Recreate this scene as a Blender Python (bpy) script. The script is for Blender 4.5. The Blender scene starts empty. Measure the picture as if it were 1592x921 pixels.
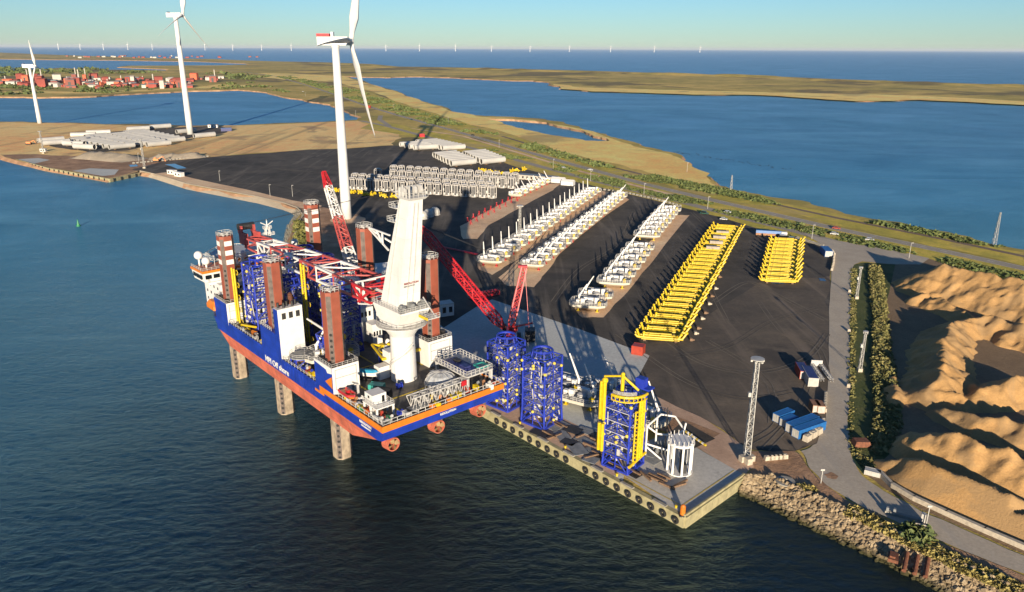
import bpy, math, random
from mathutils import Vector, Matrix
from mathutils.geometry import delaunay_2d_cdt
from mathutils import noise as mnoise
R = math.radians
random.seed(11)
S = bpy.context.scene
C = S.collection

# ------------------------------------------------------------------ camera
CH = 115.0                       # camera height above the water
PITCH = R(18.258); FPX = 1167.0; ROLL = math.atan(7/1592.)
cam = bpy.data.cameras.new("camera"); cam.sensor_width = 36; cam.lens = FPX/1592*36
cam.clip_start = 1.0; cam.clip_end = 400000
co = bpy.data.objects.new("camera", cam); C.objects.link(co)
co.matrix_world = Matrix.Translation((0, 0, CH)) @ Matrix.Rotation(R(90)-PITCH, 4, 'X') @ Matrix.Rotation(ROLL, 4, 'Z')
S.camera = co
# ------------------------------------------------------------------ light
SUN_EL = R(10.3); SHADOW_AZ = R(91.4)          # direction in which shadows fall, in the ground plane
sd = Vector((-math.cos(SHADOW_AZ)*math.cos(SUN_EL), -math.sin(SHADOW_AZ)*math.cos(SUN_EL), math.sin(SUN_EL)))
w = bpy.data.worlds.new("World"); S.world = w; w.use_nodes = True
nt = w.node_tree; nt.nodes.clear()
sky = nt.nodes.new('ShaderNodeTexSky'); sky.sky_type = 'NISHITA'; sky.sun_disc = False
sky.sun_elevation = SUN_EL; sky.sun_rotation = math.atan2(sd.x, sd.y)
sky.altitude = 300; sky.air_density = 1.0; sky.dust_density = 0.0; sky.ozone_density = 4.0
bg = nt.nodes.new('ShaderNodeBackground'); bg.inputs[1].default_value = 0.078
wo = nt.nodes.new('ShaderNodeOutputWorld')
tm = nt.nodes.new('ShaderNodeMix'); tm.data_type = 'RGBA'; tm.blend_type = 'MULTIPLY'; tm.inputs[0].default_value = 1
tm.inputs[7].default_value = (.60, .725, .84, 1); nt.links.new(sky.outputs[0], tm.inputs[6]); nt.links.new(tm.outputs[2], bg.inputs[0]); nt.links.new(bg.outputs[0], wo.inputs[0])
sl = bpy.data.lights.new("sun", 'SUN'); sl.energy = 5.0; sl.angle = R(0.5); sl.color = (1.0, 0.85, 0.65)
so = bpy.data.objects.new("sun", sl); C.objects.link(so)
so.rotation_euler = sd.to_track_quat('Z', 'Y').to_euler()
S.view_settings.view_transform = 'Standard'; S.view_settings.look = 'None'
S.view_settings.exposure = 1.08; S.view_settings.gamma = 1; S.view_settings.use_curve_mapping = False

# ------------------------------------------------------------------ survey: where a sight line meets a level
GZ = 3.0                         # level of the yard above the water
def at(px, py, z=GZ):
    x = (px-796)/FPX; y = -(py-460.5)/FPX
    c, s = math.cos(ROLL), math.sin(ROLL); X = x*c-y*s; Y = x*s+y*c
    d = (X, math.cos(PITCH)+Y*math.sin(PITCH), -math.sin(PITCH)+Y*math.cos(PITCH))
    t = (z-CH)/d[2]
    return Vector((d[0]*t, d[1]*t, z))
VA = R(-48.6); VO = Vector((-74.92, 224.96, 0)); AX = Vector((math.cos(VA), math.sin(VA), 0)); AY = Vector((-AX.y, AX.x, 0))
def uv(u, v, z=0): return VO + AX*u + AY*v + Vector((0, 0, z))

# ------------------------------------------------------------------ materials
MATS = {}
def nodes(name):
    m = bpy.data.materials.new(name); m.use_nodes = True
    t = m.node_tree; b = t.nodes['Principled BSDF']
    return m, t, b
def noise_node(t, scale, detail=4, rough=0.55, dist=0.0, vec=None, scl=None):
    n = t.nodes.new('ShaderNodeTexNoise'); n.inputs['Scale'].default_value = scale
    n.inputs['Detail'].default_value = detail; n.inputs['Roughness'].default_value = rough; n.inputs['Distortion'].default_value = dist
    tc = t.nodes.new('ShaderNodeTexCoord'); mp = t.nodes.new('ShaderNodeMapping')
    if scl: mp.inputs['Scale'].default_value = scl
    if vec: mp.inputs['Rotation'].default_value = (0, 0, vec)
    t.links.new(tc.outputs['Object'], mp.inputs[0]); t.links.new(mp.outputs[0], n.inputs['Vector'])
    return n
def ramp(t, fac, stops):
    r = t.nodes.new('ShaderNodeValToRGB'); e = r.color_ramp.elements
    while len(e) < len(stops): e.new(0.5)
    for i, (p, c) in enumerate(stops): e[i].position = p; e[i].color = (*c, 1)
    t.links.new(fac, r.inputs[0]); return r.outputs[0]
def mixc(t, fac, a, b, mode='MIX'):
    m = t.nodes.new('ShaderNodeMix'); m.data_type = 'RGBA'; m.blend_type = mode
    for k, v in ((0, fac), (6, a), (7, b)):
        if hasattr(v, 'links'): t.links.new(v, m.inputs[k])
        elif k == 0: m.inputs[0].default_value = v
        else: m.inputs[k].default_value = (*v, 1)
    return m.outputs[2]
def bump(t, b, h, strength, dist, prev=None):
    n = t.nodes.new('ShaderNodeBump'); n.inputs['Strength'].default_value = strength; n.inputs['Distance'].default_value = dist
    t.links.new(h, n.inputs['Height'])
    if prev: t.links.new(prev, n.inputs['Normal'])
    t.links.new(n.outputs[0], b.inputs['Normal']); return n.outputs[0]
def paint(name, col, rough=0.5, var=0.18, scale=0.6, rust=0.0, metal=0.0, rustcol=(.18, .08, .04), thr=.62, seam=None):
    if name in MATS: return MATS[name]
    m, t, b = nodes(name)
    n = noise_node(t, scale, 6)
    lo = tuple(c*(1-var*1.6) for c in col); hi = tuple(min(1, c*(1+var)) for c in col)
    c = ramp(t, n.outputs[0], [(.3, lo), (.7, hi)])
    if rust > 0:
        n2 = noise_node(t, scale*2.3, 8, .7, scl=(1, 1, .25))
        f = ramp(t, n2.outputs[0], [(thr-.08, (0, 0, 0)), (thr+.1, (rust,)*3)])
        c = mixc(t, f, c, rustcol)
    if seam:
        tc = t.nodes.new('ShaderNodeTexCoord'); mp = t.nodes.new('ShaderNodeMapping'); mp.inputs['Rotation'].default_value = (R(-90), 0, 0); br = t.nodes.new('ShaderNodeTexBrick')
        t.links.new(tc.outputs['Object'], mp.inputs[0]); t.links.new(mp.outputs[0], br.inputs['Vector']); br.inputs['Scale'].default_value = 1; br.inputs['Brick Width'].default_value = seam[0]; br.inputs['Row Height'].default_value = seam[1]
        br.inputs['Mortar Size'].default_value = seam[2]; br.inputs['Color1'].default_value = (1, 1, 1, 1); br.inputs['Color2'].default_value = (.88, .88, .88, 1); br.inputs['Mortar'].default_value = (seam[3],)*3+(1,)
        c = mixc(t, 1.0, c, br.outputs[0], 'MULTIPLY')
        st = noise_node(t, 1.1, 6, .7, scl=(1, 1, .06)); c = mixc(t, ramp(t, st.outputs[0], [(.56, (0, 0, 0)), (.74, (.5,)*3)]), c, rustcol)
    t.links.new(c, b.inputs['Base Color']); b.inputs['Roughness'].default_value = rough; b.inputs['Metallic'].default_value = metal
    MATS[name] = m; return m
def ground(name, stops, s1=.02, s2=.15, s3=1.5, bumpd=.1, rough=.95, spots=None, streak=None):
    if name in MATS: return MATS[name]
    m, t, b = nodes(name)
    a = noise_node(t, s1, 8, .6, .4); c2 = noise_node(t, s2, 8, .7); c3 = noise_node(t, s3, 6, .7)
    mx = t.nodes.new('ShaderNodeMath'); mx.operation = 'MULTIPLY_ADD'; mx.inputs[1].default_value = .5
    t.links.new(c2.outputs[0], mx.inputs[0])
    mm = t.nodes.new('ShaderNodeMath'); mm.operation = 'MULTIPLY'; mm.inputs[1].default_value = .5
    t.links.new(a.outputs[0], mm.inputs[0]); t.links.new(mm.outputs[0], mx.inputs[2])
    col = ramp(t, mx.outputs[0], stops)
    det = ramp(t, c3.outputs[0], [(.3, (.75,)*3), (.7, (1.2,)*3)])
    col = mixc(t, .7, col, det, 'MULTIPLY')
    if streak:
        ang, sc, colr, amt = streak
        sn = noise_node(t, sc, 5, .6, .8, vec=ang, scl=(1, .06, 1))
        f = ramp(t, sn.outputs[0], [(.55, (0, 0, 0)), (.72, (amt,)*3)])
        col = mixc(t, f, col, colr)
    if spots:
        sc, colr, th, amt = spots
        sn = noise_node(t, sc, 5, .6, .6)
        f = ramp(t, sn.outputs[0], [(th, (0, 0, 0)), (th+.06, (amt,)*3)])
        col = mixc(t, f, col, colr)
    t.links.new(col, b.inputs['Base Color']); b.inputs['Roughness'].default_value = rough
    b.inputs['Specular IOR Level'].default_value = .25
    if bumpd: bump(t, b, c3.outputs[0], 1.0, bumpd)
    MATS[name] = m; return m

M_white = paint('white paint', (0.58, 0.565, 0.54), .45, .05, .5, .35, thr=.70)
M_white2 = paint('galvanised white steel', (0.40, 0.39, 0.37), .5, .12, 1.2, .3, thr=.66)
M_grey = paint('grey steel', (0.1800, 0.1860, 0.1860), .55, .2)
M_cranew = paint('crane white paint', (.60, .585, .56), .45, .05, .3, .3, thr=.70, rustcol=(.26, .22, .17), seam=(30, 5.5, .07, .82))
M_dark = paint('dark steel', (0.0210, 0.0204, 0.0204), .6, .3)
M_black = paint('black rubber', (0.0108, 0.0108, 0.0108), .8, .3)
M_blue = paint('blue paint', (0.016, 0.034, 0.31), .4, .18, .8)
M_hullb = paint('hull blue paint', (0.010, 0.036, 0.30), .4, .2, .25, .45, rustcol=(.02, .03, .12), thr=.60, seam=(6, 2.2, .05, .6))
M_red = paint('red paint', (0.3720, 0.0120, 0.0180), .45, .15)
M_hullr = paint('antifouling red', (.46, .115, .065), .65, .2, .22, .6, rustcol=(.20, .08, .05), thr=.58, seam=(6, 2.4, .06, .55))
M_legr = paint('leg oxide red', (0.2220, 0.0552, 0.0300), .6, .12, .3, .35, thr=.62)
M_legd = paint('leg weathered', (.30, .235, .165), .8, .25, .5, .6, rustcol=(.09, .07, .05), thr=.56)
M_rack = paint('leg rack steel', (0.0960, 0.0720, 0.0600), .7, .3, .6)
M_yel = paint('yellow paint', (0.5160, 0.3600, 0.0072), .45, .12, 1.0)
M_org = paint('orange paint', (0.5100, 0.1440, 0.0120), .45, .1)
M_deck = paint('deck plate', (0.0600, 0.0582, 0.0540), .75, .4, .12, .5, rustcol=(.16, .12, .09), thr=.56)
M_conc = paint('concrete', (0.2520, 0.2340, 0.1980), .9, .2, .6)
M_tower = paint('tower white', (0.54, 0.535, 0.52), .4, .05, .2)
M_glass = paint('dark glass', (0.0072, 0.0096, 0.0120), .12, .2)
M_teal = paint('teal paint', (0.0300, 0.2520, 0.2160), .5, .1)
M_cblue = paint('container blue', (0.0120, 0.1020, 0.3000), .5, .15, .8, .3, thr=.68)
M_cred = paint('container red', (0.3000, 0.0360, 0.0180), .5, .15, .8)
M_corg = paint('brown paint', (0.2520, 0.1200, 0.0540), .6, .2, 1.2)
M_navy = paint('navy paint', (0.0240, 0.0300, 0.1200), .5, .2)
M_mast = paint('galvanised mast', (0.3720, 0.3600, 0.3300), .5, .1)
M_tarp = paint('clear tarpaulin', (0.3000, 0.3120, 0.3240), .35, .25, .8)
M_sandbag = paint('pale concrete block', (0.3720, 0.3240, 0.2520), .9, .15, 1.5)
M_barn = paint('factory red', (.26, .05, .035), .8, .4, .01)
M_barnw = paint('factory white', (.42, .38, .33), .7, .2, .02)
M_rust = paint('rusty steel', (0.1440, 0.0510, 0.0240), .85, .3, 2)
M_wood = paint('timber', (0.1680, 0.1020, 0.0600), .85, .3, 2)
M_green = paint('green paint', (0.0120, 0.1680, 0.0600), .5, .1)

# ------------------------------------------------------------------ mesh builder
class MB:
    def __init__(s): s.v = []; s.f = []; s.m = []; s.k = 0; s.mats = []
    def use(s, m):
        if m not in s.mats: s.mats.append(m)
        s.k = s.mats.index(m); return s
    def _a(s, vs, fs):
        o = len(s.v); s.v += [tuple(p) for p in vs]; s.f += [tuple(i+o for i in f) for f in fs]; s.m += [s.k]*len(fs); return s
    def box(s, cx, cy, cz, sx, sy, sz, rz=0, tx=1, ty=1):
        c, n = math.cos(rz), math.sin(rz); vs = []
        for z, a, b in ((-.5, 1, 1), (.5, tx, ty)):
            for x, y in ((-.5, -.5), (.5, -.5), (.5, .5), (-.5, .5)):
                X, Y = x*sx*a, y*sy*b
                vs.append((cx+X*c-Y*n, cy+X*n+Y*c, cz+z*sz))
        return s._a(vs, [(3, 2, 1, 0), (4, 5, 6, 7), (0, 1, 5, 4), (1, 2, 6, 5), (2, 3, 7, 6), (3, 0, 4, 7)])
    def b2(s, x0, x1, y0, y1, z0, z1): return s.box((x0+x1)/2, (y0+y1)/2, (z0+z1)/2, x1-x0, y1-y0, z1-z0)
    def tube(s, p, q, r, n=6, r2=None, cap=True, ph=0):
        p, q = Vector(p), Vector(q); d = q-p
        if d.length < 1e-6: return s
        d.normalize(); a = Vector((0, 0, 1)) if abs(d.z) < .95 else Vector((1, 0, 0))
        x = d.cross(a).normalized(); y = d.cross(x); r2 = r if r2 is None else r2; vs = []
        for c, rr in ((p, r), (q, r2)):
            for i in range(n):
                t = 2*math.pi*(i+ph)/n; vs.append(c+x*math.cos(t)*rr+y*math.sin(t)*rr)
        fs = [(i, i+n, (i+1) % n+n, (i+1) % n) for i in range(n)]
        if cap: fs += [tuple(range(n)), tuple(range(2*n-1, n-1, -1))]
        return s._a(vs, fs)
    def bar(s, p, q, w): return s.tube(p, q, w*.7071, 4, ph=.5)
    def prism(s, pts, z0, z1, top=None, bot=True):
        n = len(pts); tp = top or pts
        vs = [(x, y, z0) for x, y in pts]+[(x, y, z1) for x, y in tp]
        fs = [(i, (i+1) % n, (i+1) % n+n, i+n) for i in range(n)]+[tuple(range(n, 2*n))]
        if bot: fs.append(tuple(range(n-1, -1, -1)))
        return s._a(vs, fs)
    def lathe(s, c, prof, n=16, a0=0, a1=2*math.pi):
        vs = []; full = abs(a1-a0-2*math.pi) < 1e-6; k = n if full else n+1
        for r, z in prof:
            for i in range(k):
                t = a0+(a1-a0)*i/n; vs.append((c[0]+r*math.cos(t), c[1]+r*math.sin(t), c[2]+z))
        fs = []
        for j in range(len(prof)-1):
            for i in range(n):
                i2 = (i+1) % k; fs.append((j*k+i, j*k+i2, (j+1)*k+i2, (j+1)*k+i))
        if full and prof[0][0] > .01: fs.append(tuple(range(k-1, -1, -1)))
        if full and prof[-1][0] > .01: fs.append(tuple(range((len(prof)-1)*k, len(prof)*k)))
        return s._a(vs, fs)
    def ball(s, c, r, n=12, k=6, sz=1):
        return s.lathe(c, [(max(.001, r*math.sin(math.pi*j/k)), -r*sz*math.cos(math.pi*j/k)) for j in range(k+1)], n)
    def ring(s, c, r, t, n=16, axis='z', h=None):
        pts = []
        for i in range(n+1):
            a = 2*math.pi*i/n
            if axis == 'z': pts.append(Vector((c[0]+r*math.cos(a), c[1]+r*math.sin(a), c[2])))
            elif axis == 'x': pts.append(Vector((c[0], c[1]+r*math.cos(a), c[2]+r*math.sin(a))))
            else: pts.append(Vector((c[0]+r*math.cos(a), c[1], c[2]+r*math.sin(a))))
        for a, b in zip(pts, pts[1:]): s.tube(a, b, t, 5)
        return s
    def lattice(s, p, q, w0, w1, n, t, d=None, up=None, h0=None, h1=None):
        """square lattice boom from p to q, width w0 -> w1, n bays, chord thickness t"""
        p, q = Vector(p), Vector(q); a = (q-p).normalized()
        up = Vector(up) if up else (Vector((0, 0, 1)) if abs(a.z) < .95 else Vector((0, 1, 0)))
        x = a.cross(up).normalized(); y = x.cross(a).normalized(); d = d or t*.6; rings = []
        for i in range(n+1):
            f = i/n; wd = w0+(w1-w0)*f; hh = wd if h0 is None else h0+(h1-h0)*f; c = p+(q-p)*f
            rings.append([c+x*wd/2*sx+y*hh/2*sy for sx, sy in ((-1, -1), (1, -1), (1, 1), (-1, 1))])
        for k in range(4): s.bar(rings[0][k], rings[-1][k], t)
        for i in range(n):
            for k in range(4):
                k2 = (k+1) % 4
                s.bar(rings[i][k], rings[i+1][k2] if i % 2 else rings[i+1][k2], d) if i % 2 == 0 else s.bar(rings[i][k2], rings[i+1][k], d)
                s.bar(rings[i+1][k], rings[i+1][k2], d*.8)
        return s
    def rail(s, pts, h=1.1, t=.07, step=2.2, close=False, rails=2):
        pts = [Vector(p) for p in pts]
        if close: pts = pts+[pts[0]]
        for a, b in zip(pts, pts[1:]):
            L = (b-a).length; k = max(1, int(L/step))
            for i in range(k+1):
                c = a+(b-a)*i/k; s.bar(c, c+Vector((0, 0, h)), t)
            for j in range(rails):
                o = Vector((0, 0, h*(j+1)/rails)); s.bar(a+o, b+o, t)
        return s
    def build(s, name, mat=None, parent=None, smooth=False, loc=None):
        me = bpy.data.meshes.new(name); me.from_pydata(s.v, [], s.f)
        for m in (s.mats or [mat]): me.materials.append(m)
        if s.mats:
            for p, k in zip(me.polygons, s.m): p.material_index = k
        if smooth: me.polygons.foreach_set('use_smooth', [True]*len(me.polygons))
        me.update(); o = bpy.data.objects.new(name, me); C.objects.link(o)
        if parent: o.parent = parent
        if loc: o.location = loc
        return o
def tag(o, label=None, cat=None, group=None, kind=None):
    for k, v in (('label', label), ('category', cat), ('group', group), ('kind', kind)):
        if v: o[k] = v
    return o
def thing(name, label, cat, loc=(0, 0, 0), rz=0, group=None):
    o = bpy.data.objects.new(name, None); C.objects.link(o); o.location = loc; o.rotation_euler = (0, 0, rz); o.empty_display_size = 1
    return tag(o, label, cat, group)
def dup(root, loc, rz=0, label=None, group=None, sc=None):
    def cp(o, par):
        c = o.copy(); C.objects.link(c); c.parent = par
        for ch in KIDS.get(o.name, []): cp(ch, c)
        return c
    KIDS = {}
    st = [root]
    while st:
        x = st.pop(); KIDS[x.name] = [k for k in kids(x)]; st += KIDS[x.name]
    r = cp(root, None); r.location = loc; r.rotation_euler = (0, 0, rz)
    if label: r['label'] = label
    if group: r['group'] = group
    if sc: r.scale = sc
    return r
PROTO = {}
def kids(x):
    if x.name not in PROTO: PROTO[x.name] = list(x.children)
    return PROTO[x.name]
ONES = ['zeroth', 'first', 'second', 'third', 'fourth', 'fifth', 'sixth', 'seventh', 'eighth', 'ninth', 'tenth', 'eleventh', 'twelfth',
        'thirteenth', 'fourteenth', 'fifteenth', 'sixteenth', 'seventeenth', 'eighteenth', 'nineteenth']
def ordn(i):
    if i < 20: return ONES[i]
    t = {2: 'twent', 3: 'thirt', 4: 'fort', 5: 'fift'}[i//10]
    return t+'ieth' if i % 10 == 0 else t+'y-'+ONES[i % 10]
# ------------------------------------------------------------------ WATER
def water_mat():
    m, t, b = nodes('sea water'); L = t.links.new
    t.nodes.remove(b); out = t.nodes['Material Output']
    tc = t.nodes.new('ShaderNodeTexCoord'); sp = t.nodes.new('ShaderNodeSeparateXYZ'); L(tc.outputs['Object'], sp.inputs[0])
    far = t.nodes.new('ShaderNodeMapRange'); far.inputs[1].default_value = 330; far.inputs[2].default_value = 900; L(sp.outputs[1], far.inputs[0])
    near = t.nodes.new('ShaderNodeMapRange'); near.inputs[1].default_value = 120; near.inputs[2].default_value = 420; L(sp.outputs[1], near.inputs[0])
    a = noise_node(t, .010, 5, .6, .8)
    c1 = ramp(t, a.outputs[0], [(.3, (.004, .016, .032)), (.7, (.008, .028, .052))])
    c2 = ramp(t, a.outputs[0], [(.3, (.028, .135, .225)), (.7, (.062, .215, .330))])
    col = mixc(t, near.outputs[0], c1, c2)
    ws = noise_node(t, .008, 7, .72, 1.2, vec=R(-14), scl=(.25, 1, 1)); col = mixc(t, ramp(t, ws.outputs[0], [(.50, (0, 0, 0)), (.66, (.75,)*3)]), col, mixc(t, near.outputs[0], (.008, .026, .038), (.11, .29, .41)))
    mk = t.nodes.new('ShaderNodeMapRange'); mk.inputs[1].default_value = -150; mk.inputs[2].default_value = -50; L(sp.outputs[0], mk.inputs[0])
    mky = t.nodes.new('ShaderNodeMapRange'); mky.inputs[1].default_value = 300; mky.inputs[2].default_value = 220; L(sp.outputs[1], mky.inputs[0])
    murk_shade = t.nodes.new('ShaderNodeMath'); murk_shade.operation = 'MULTIPLY'; L(mk.outputs[0], murk_shade.inputs[0]); L(mky.outputs[0], murk_shade.inputs[1])
    col = mixc(t, murk_shade.outputs[0], col, (.0045, .0095, .0085))  # murky green, darkened to put the ship's underside shade into the water colour
    rg = t.nodes.new('ShaderNodeMapRange'); rg.inputs[3].default_value = .07; rg.inputs[4].default_value = .38; L(far.outputs[0], rg.inputs[0])
    big = noise_node(t, .085, 3, .5, .6, vec=R(-12), scl=(.35, 1, 1))
    mid = noise_node(t, .42, 6, .68, .5, vec=R(-8), scl=(.6, 1, 1))
    patch = noise_node(t, .006, 4, .6, .8)
    pr = ramp(t, patch.outputs[0], [(.35, (.45,)*3), (.65, (1, 1, 1))])
    ad = t.nodes.new('ShaderNodeMath'); ad.operation = 'MULTIPLY_ADD'; ad.inputs[1].default_value = .9
    L(mid.outputs[0], ad.inputs[0]); L(big.outputs[0], ad.inputs[2])
    mu = t.nodes.new('ShaderNodeMath'); mu.operation = 'MULTIPLY'; L(ad.outputs[0], mu.inputs[0]); L(pr, mu.inputs[1])
    sx = t.nodes.new('ShaderNodeMapRange'); sx.inputs[1].default_value = -190; sx.inputs[2].default_value = -50; sx.inputs[3].default_value = 1; sx.inputs[4].default_value = 0; L(sp.outputs[0], sx.inputs[0])
    mxx = t.nodes.new('ShaderNodeMath'); mxx.operation = 'MAXIMUM'; L(sx.outputs[0], mxx.inputs[0]); L(near.outputs[0], mxx.inputs[1])
    sy = t.nodes.new('ShaderNodeMapRange'); sy.inputs[3].default_value = .42; sy.inputs[4].default_value = 1; L(mxx.outputs[0], sy.inputs[0])
    m2 = t.nodes.new('ShaderNodeMath'); m2.operation = 'MULTIPLY'; L(mu.outputs[0], m2.inputs[0]); L(sy.outputs[0], m2.inputs[1]); mu = m2
    bn = t.nodes.new('ShaderNodeBump'); bn.inputs['Strength'].default_value = 1; bn.inputs['Distance'].default_value = 2.3; L(mu.outputs[0], bn.inputs['Height'])
    df = t.nodes.new('ShaderNodeBsdfDiffuse'); L(col, df.inputs[0])
    gl = t.nodes.new('ShaderNodeBsdfGlossy'); L(rg.outputs[0], gl.inputs['Roughness']); L(bn.outputs[0], gl.inputs['Normal']); gl.inputs[0].default_value = (.60, .86, 1, 1)
    fr = t.nodes.new('ShaderNodeFresnel'); fr.inputs[0].default_value = 1.333; L(bn.outputs[0], fr.inputs['Normal'])
    mn = t.nodes.new('ShaderNodeValToRGB'); e = mn.color_ramp.elements; e[0].position = 0; e[0].color = (.02,)*3+(1,); e[1].position = 1; e[1].color = (.60,)*3+(1,); e2 = e.new(.12); e2.color = (.13,)*3+(1,); L(fr.outputs[0], mn.inputs[0])
    mx = t.nodes.new('ShaderNodeMixShader'); L(mn.outputs[0], mx.inputs[0]); L(df.outputs[0], mx.inputs[1]); L(gl.outputs[0], mx.inputs[2]); L(mx.outputs[0], out.inputs[0])
    return m
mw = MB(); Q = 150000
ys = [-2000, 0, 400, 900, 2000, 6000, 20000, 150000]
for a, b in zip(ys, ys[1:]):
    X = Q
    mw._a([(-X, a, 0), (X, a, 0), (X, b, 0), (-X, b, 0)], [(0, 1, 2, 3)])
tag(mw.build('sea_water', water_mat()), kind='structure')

# ------------------------------------------------------------------ LAND
G_grass = ground('marsh grass', [(.30, (0.164, 0.156, 0.032)), (.45, (0.342, 0.267, 0.062)), (.58, (0.558, 0.386, 0.105)), (.72, (0.800, 0.504, 0.156))], .0035, .02, .25, .5, spots=(.0022, (.09, .075, .04), .52, .75))
G_verge = ground('verge grass', [(.32, (0.223, 0.224, 0.037)), (.5, (0.474, 0.373, 0.060)), (.68, (0.800, 0.535, 0.115))], .02, .09, .6, .5, spots=(.02, (.34, .26, .12), .53, .6))
G_bank = ground('bank grass', [(.3, (.035, .05, .014)), (.5, (.07, .085, .024)), (.7, (.13, .12, .045))], .05, .2, 1.2, .4)
G_reed = ground('dry reed', [(.30, (0.800, 0.363, 0.109)), (.5, (0.800, 0.577, 0.175)), (.7, (0.800, 0.768, 0.262))], .01, .05, .5, .4, spots=(.008, (.26, .19, .09), .56, .6))
G_sand = ground('sand fill', [(.32, (0.798, 0.337, 0.130)), (.5, (0.798, 0.524, 0.206)), (.7, (0.798, 0.634, 0.275))], .006, .06, .5, .5, streak=(R(20), .03, (.14, .09, .055), .6), spots=(.012, (.25, .16, .10), .55, .6))
G_asph = ground('yard asphalt', [(.36, (0.028, 0.024, 0.021)), (.47, (0.057, 0.050, 0.042)), (.56, (0.085, 0.072, 0.058)), (.68, (0.129, 0.104, 0.077))], .012, .06, .7, .05, streak=(R(-62), .10, (.19, .16, .13), .7), spots=(.022, (.034, .031, .030), .58, .7))
G_asph2 = ground('lower yard asphalt', [(.34, (.045, .038, .032)), (.47, (.085, .070, .055)), (.57, (.12, .095, .070)), (.68, (.19, .145, .10))], .015, .07, .7, .05, streak=(R(60), .09, (.22, .17, .125), .7), spots=(.03, (.04, .035, .032), .6, .7))
G_strip = ground('earth strip', [(.32, (0.471, 0.290, 0.164)), (.5, (0.688, 0.451, 0.266)), (.7, (0.800, 0.616, 0.376))], .02, .1, .9, .15)
G_brown = ground('brown earth', [(.30, (0.146, 0.089, 0.049)), (.5, (0.319, 0.186, 0.106)), (.7, (0.537, 0.325, 0.187))], .03, .12, .8, .35, spots=(.1, (.03, .02, .014), .62, .7))
G_road = ground('road asphalt', [(.3, (0.323, 0.269, 0.205)), (.5, (0.402, 0.341, 0.262)), (.7, (0.483, 0.414, 0.311))], .02, .1, 1.2, .02, streak=(R(88), .2, (.33, .30, .26), .7))
G_high = ground('highway asphalt', [(.3, (0.248, 0.219, 0.173)), (.7, (0.352, 0.304, 0.243))], .02, .1, 1.2, .02)
G_rail = ground('railway ballast', [(.3, (0.135, 0.090, 0.060)), (.7, (0.225, 0.165, 0.120))], .02, .3, 1.2, .2)
G_conc = ground('concrete apron', [(.3, (0.368, 0.376, 0.350)), (.5, (0.455, 0.459, 0.423)), (.7, (0.543, 0.534, 0.490))], .02, .08, .9, .02, spots=(.06, (.13, .13, .13), .64, .5))
G_slab = ground('quay slab', [(.3, (0.361, 0.342, 0.303)), (.5, (0.439, 0.412, 0.361)), (.7, (0.502, 0.473, 0.419))], .03, .12, 1.0, .02, spots=(.05, (.16, .15, .14), .6, .6))
G_pave = ground('brown paving', [(.3, (0.321, 0.200, 0.130)), (.5, (0.463, 0.306, 0.207)), (.7, (0.582, 0.402, 0.276))], .03, .2, 1.0, .05)
G_pile = ground('sand pile', [(.30, (0.318, 0.181, 0.069)), (.5, (0.393, 0.230, 0.091)), (.7, (0.467, 0.276, 0.115))], .03, .15, 1.6, .18, spots=(.045, (.27, .175, .085), .50, .7))
G_pfloor = ground('pit floor', [(.30, (0.152, 0.100, 0.057)), (.5, (0.209, 0.142, 0.081)), (.7, (0.266, 0.180, 0.105))], .03, .15, 1.0, .2)

def inside(p, poly):
    x, y = p; r = False; n = len(poly)
    for i in range(n):
        x1, y1 = poly[i]; x2, y2 = poly[(i+1) % n]
        if (y1 > y) != (y2 > y) and x < (x2-x1)*(y-y1)/(y2-y1)+x1: r = not r
    return r
def rough(loop, amp, frac=.25, levels=2, seed=1):
    rnd = random.Random(seed)
    for _ in range(levels):
        out = []
        for a, b in zip(loop, loop[1:]+loop[:1]):
            d = math.hypot(b[0]-a[0], b[1]-a[1]); k = min(amp, d*frac*.5)
            nx, ny = -(b[1]-a[1])/(d+1e-9), (b[0]-a[0])/(d+1e-9); o = rnd.uniform(-k, k)
            out += [a, ((a[0]+b[0])/2+nx*o, (a[1]+b[1])/2+ny*o)]
        loop = out; amp *= .55
    return loop
def px(pts, z=GZ): return [tuple(at(x, y, z)[:2]) for x, y in pts]
def fill(outer, holes, z):
    vs = []; es = []
    for lp in [outer]+holes:
        o = len(vs); vs += [Vector(p) for p in lp]; es += [(o+i, o+(i+1) % len(lp)) for i in range(len(lp))]
    V, E, F, *_ = delaunay_2d_cdt(vs, es, [], 0, 1e-6)
    fs = []
    for f in F:
        c = (sum(V[i].x for i in f)/len(f), sum(V[i].y for i in f)/len(f))
        if inside(c, outer) and not any(inside(c, h) for h in holes):
            a, b, d = V[f[0]], V[f[1]], V[f[2]]
            fs.append(tuple(f) if (b.x-a.x)*(d.y-a.y)-(b.y-a.y)*(d.x-a.x) > 0 else tuple(reversed(f)))
    return [(v.x, v.y, z) for v in V], fs
SHC = [0]
def sheet(name, pts, layer, mat, amp=0, z=GZ, world=False, label=None, levels=2, cut=()):
    lp = list(pts) if world else px(pts, z)
    if amp: lp = rough(lp, amp, levels=levels, seed=len(pts)+layer)
    SHC[0] += 1
    vs, fs = fill(lp, list(cut), z+.02*layer+.0012*SHC[0]*.25); m = MB(); m._a(vs, fs)
    return tag(m.build(name, mat), kind='structure', label=label)
def area(l):
    return sum(a[0]*b[1]-b[0]*a[1] for a, b in zip(l, l[1:]+l[:1]))/2
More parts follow.
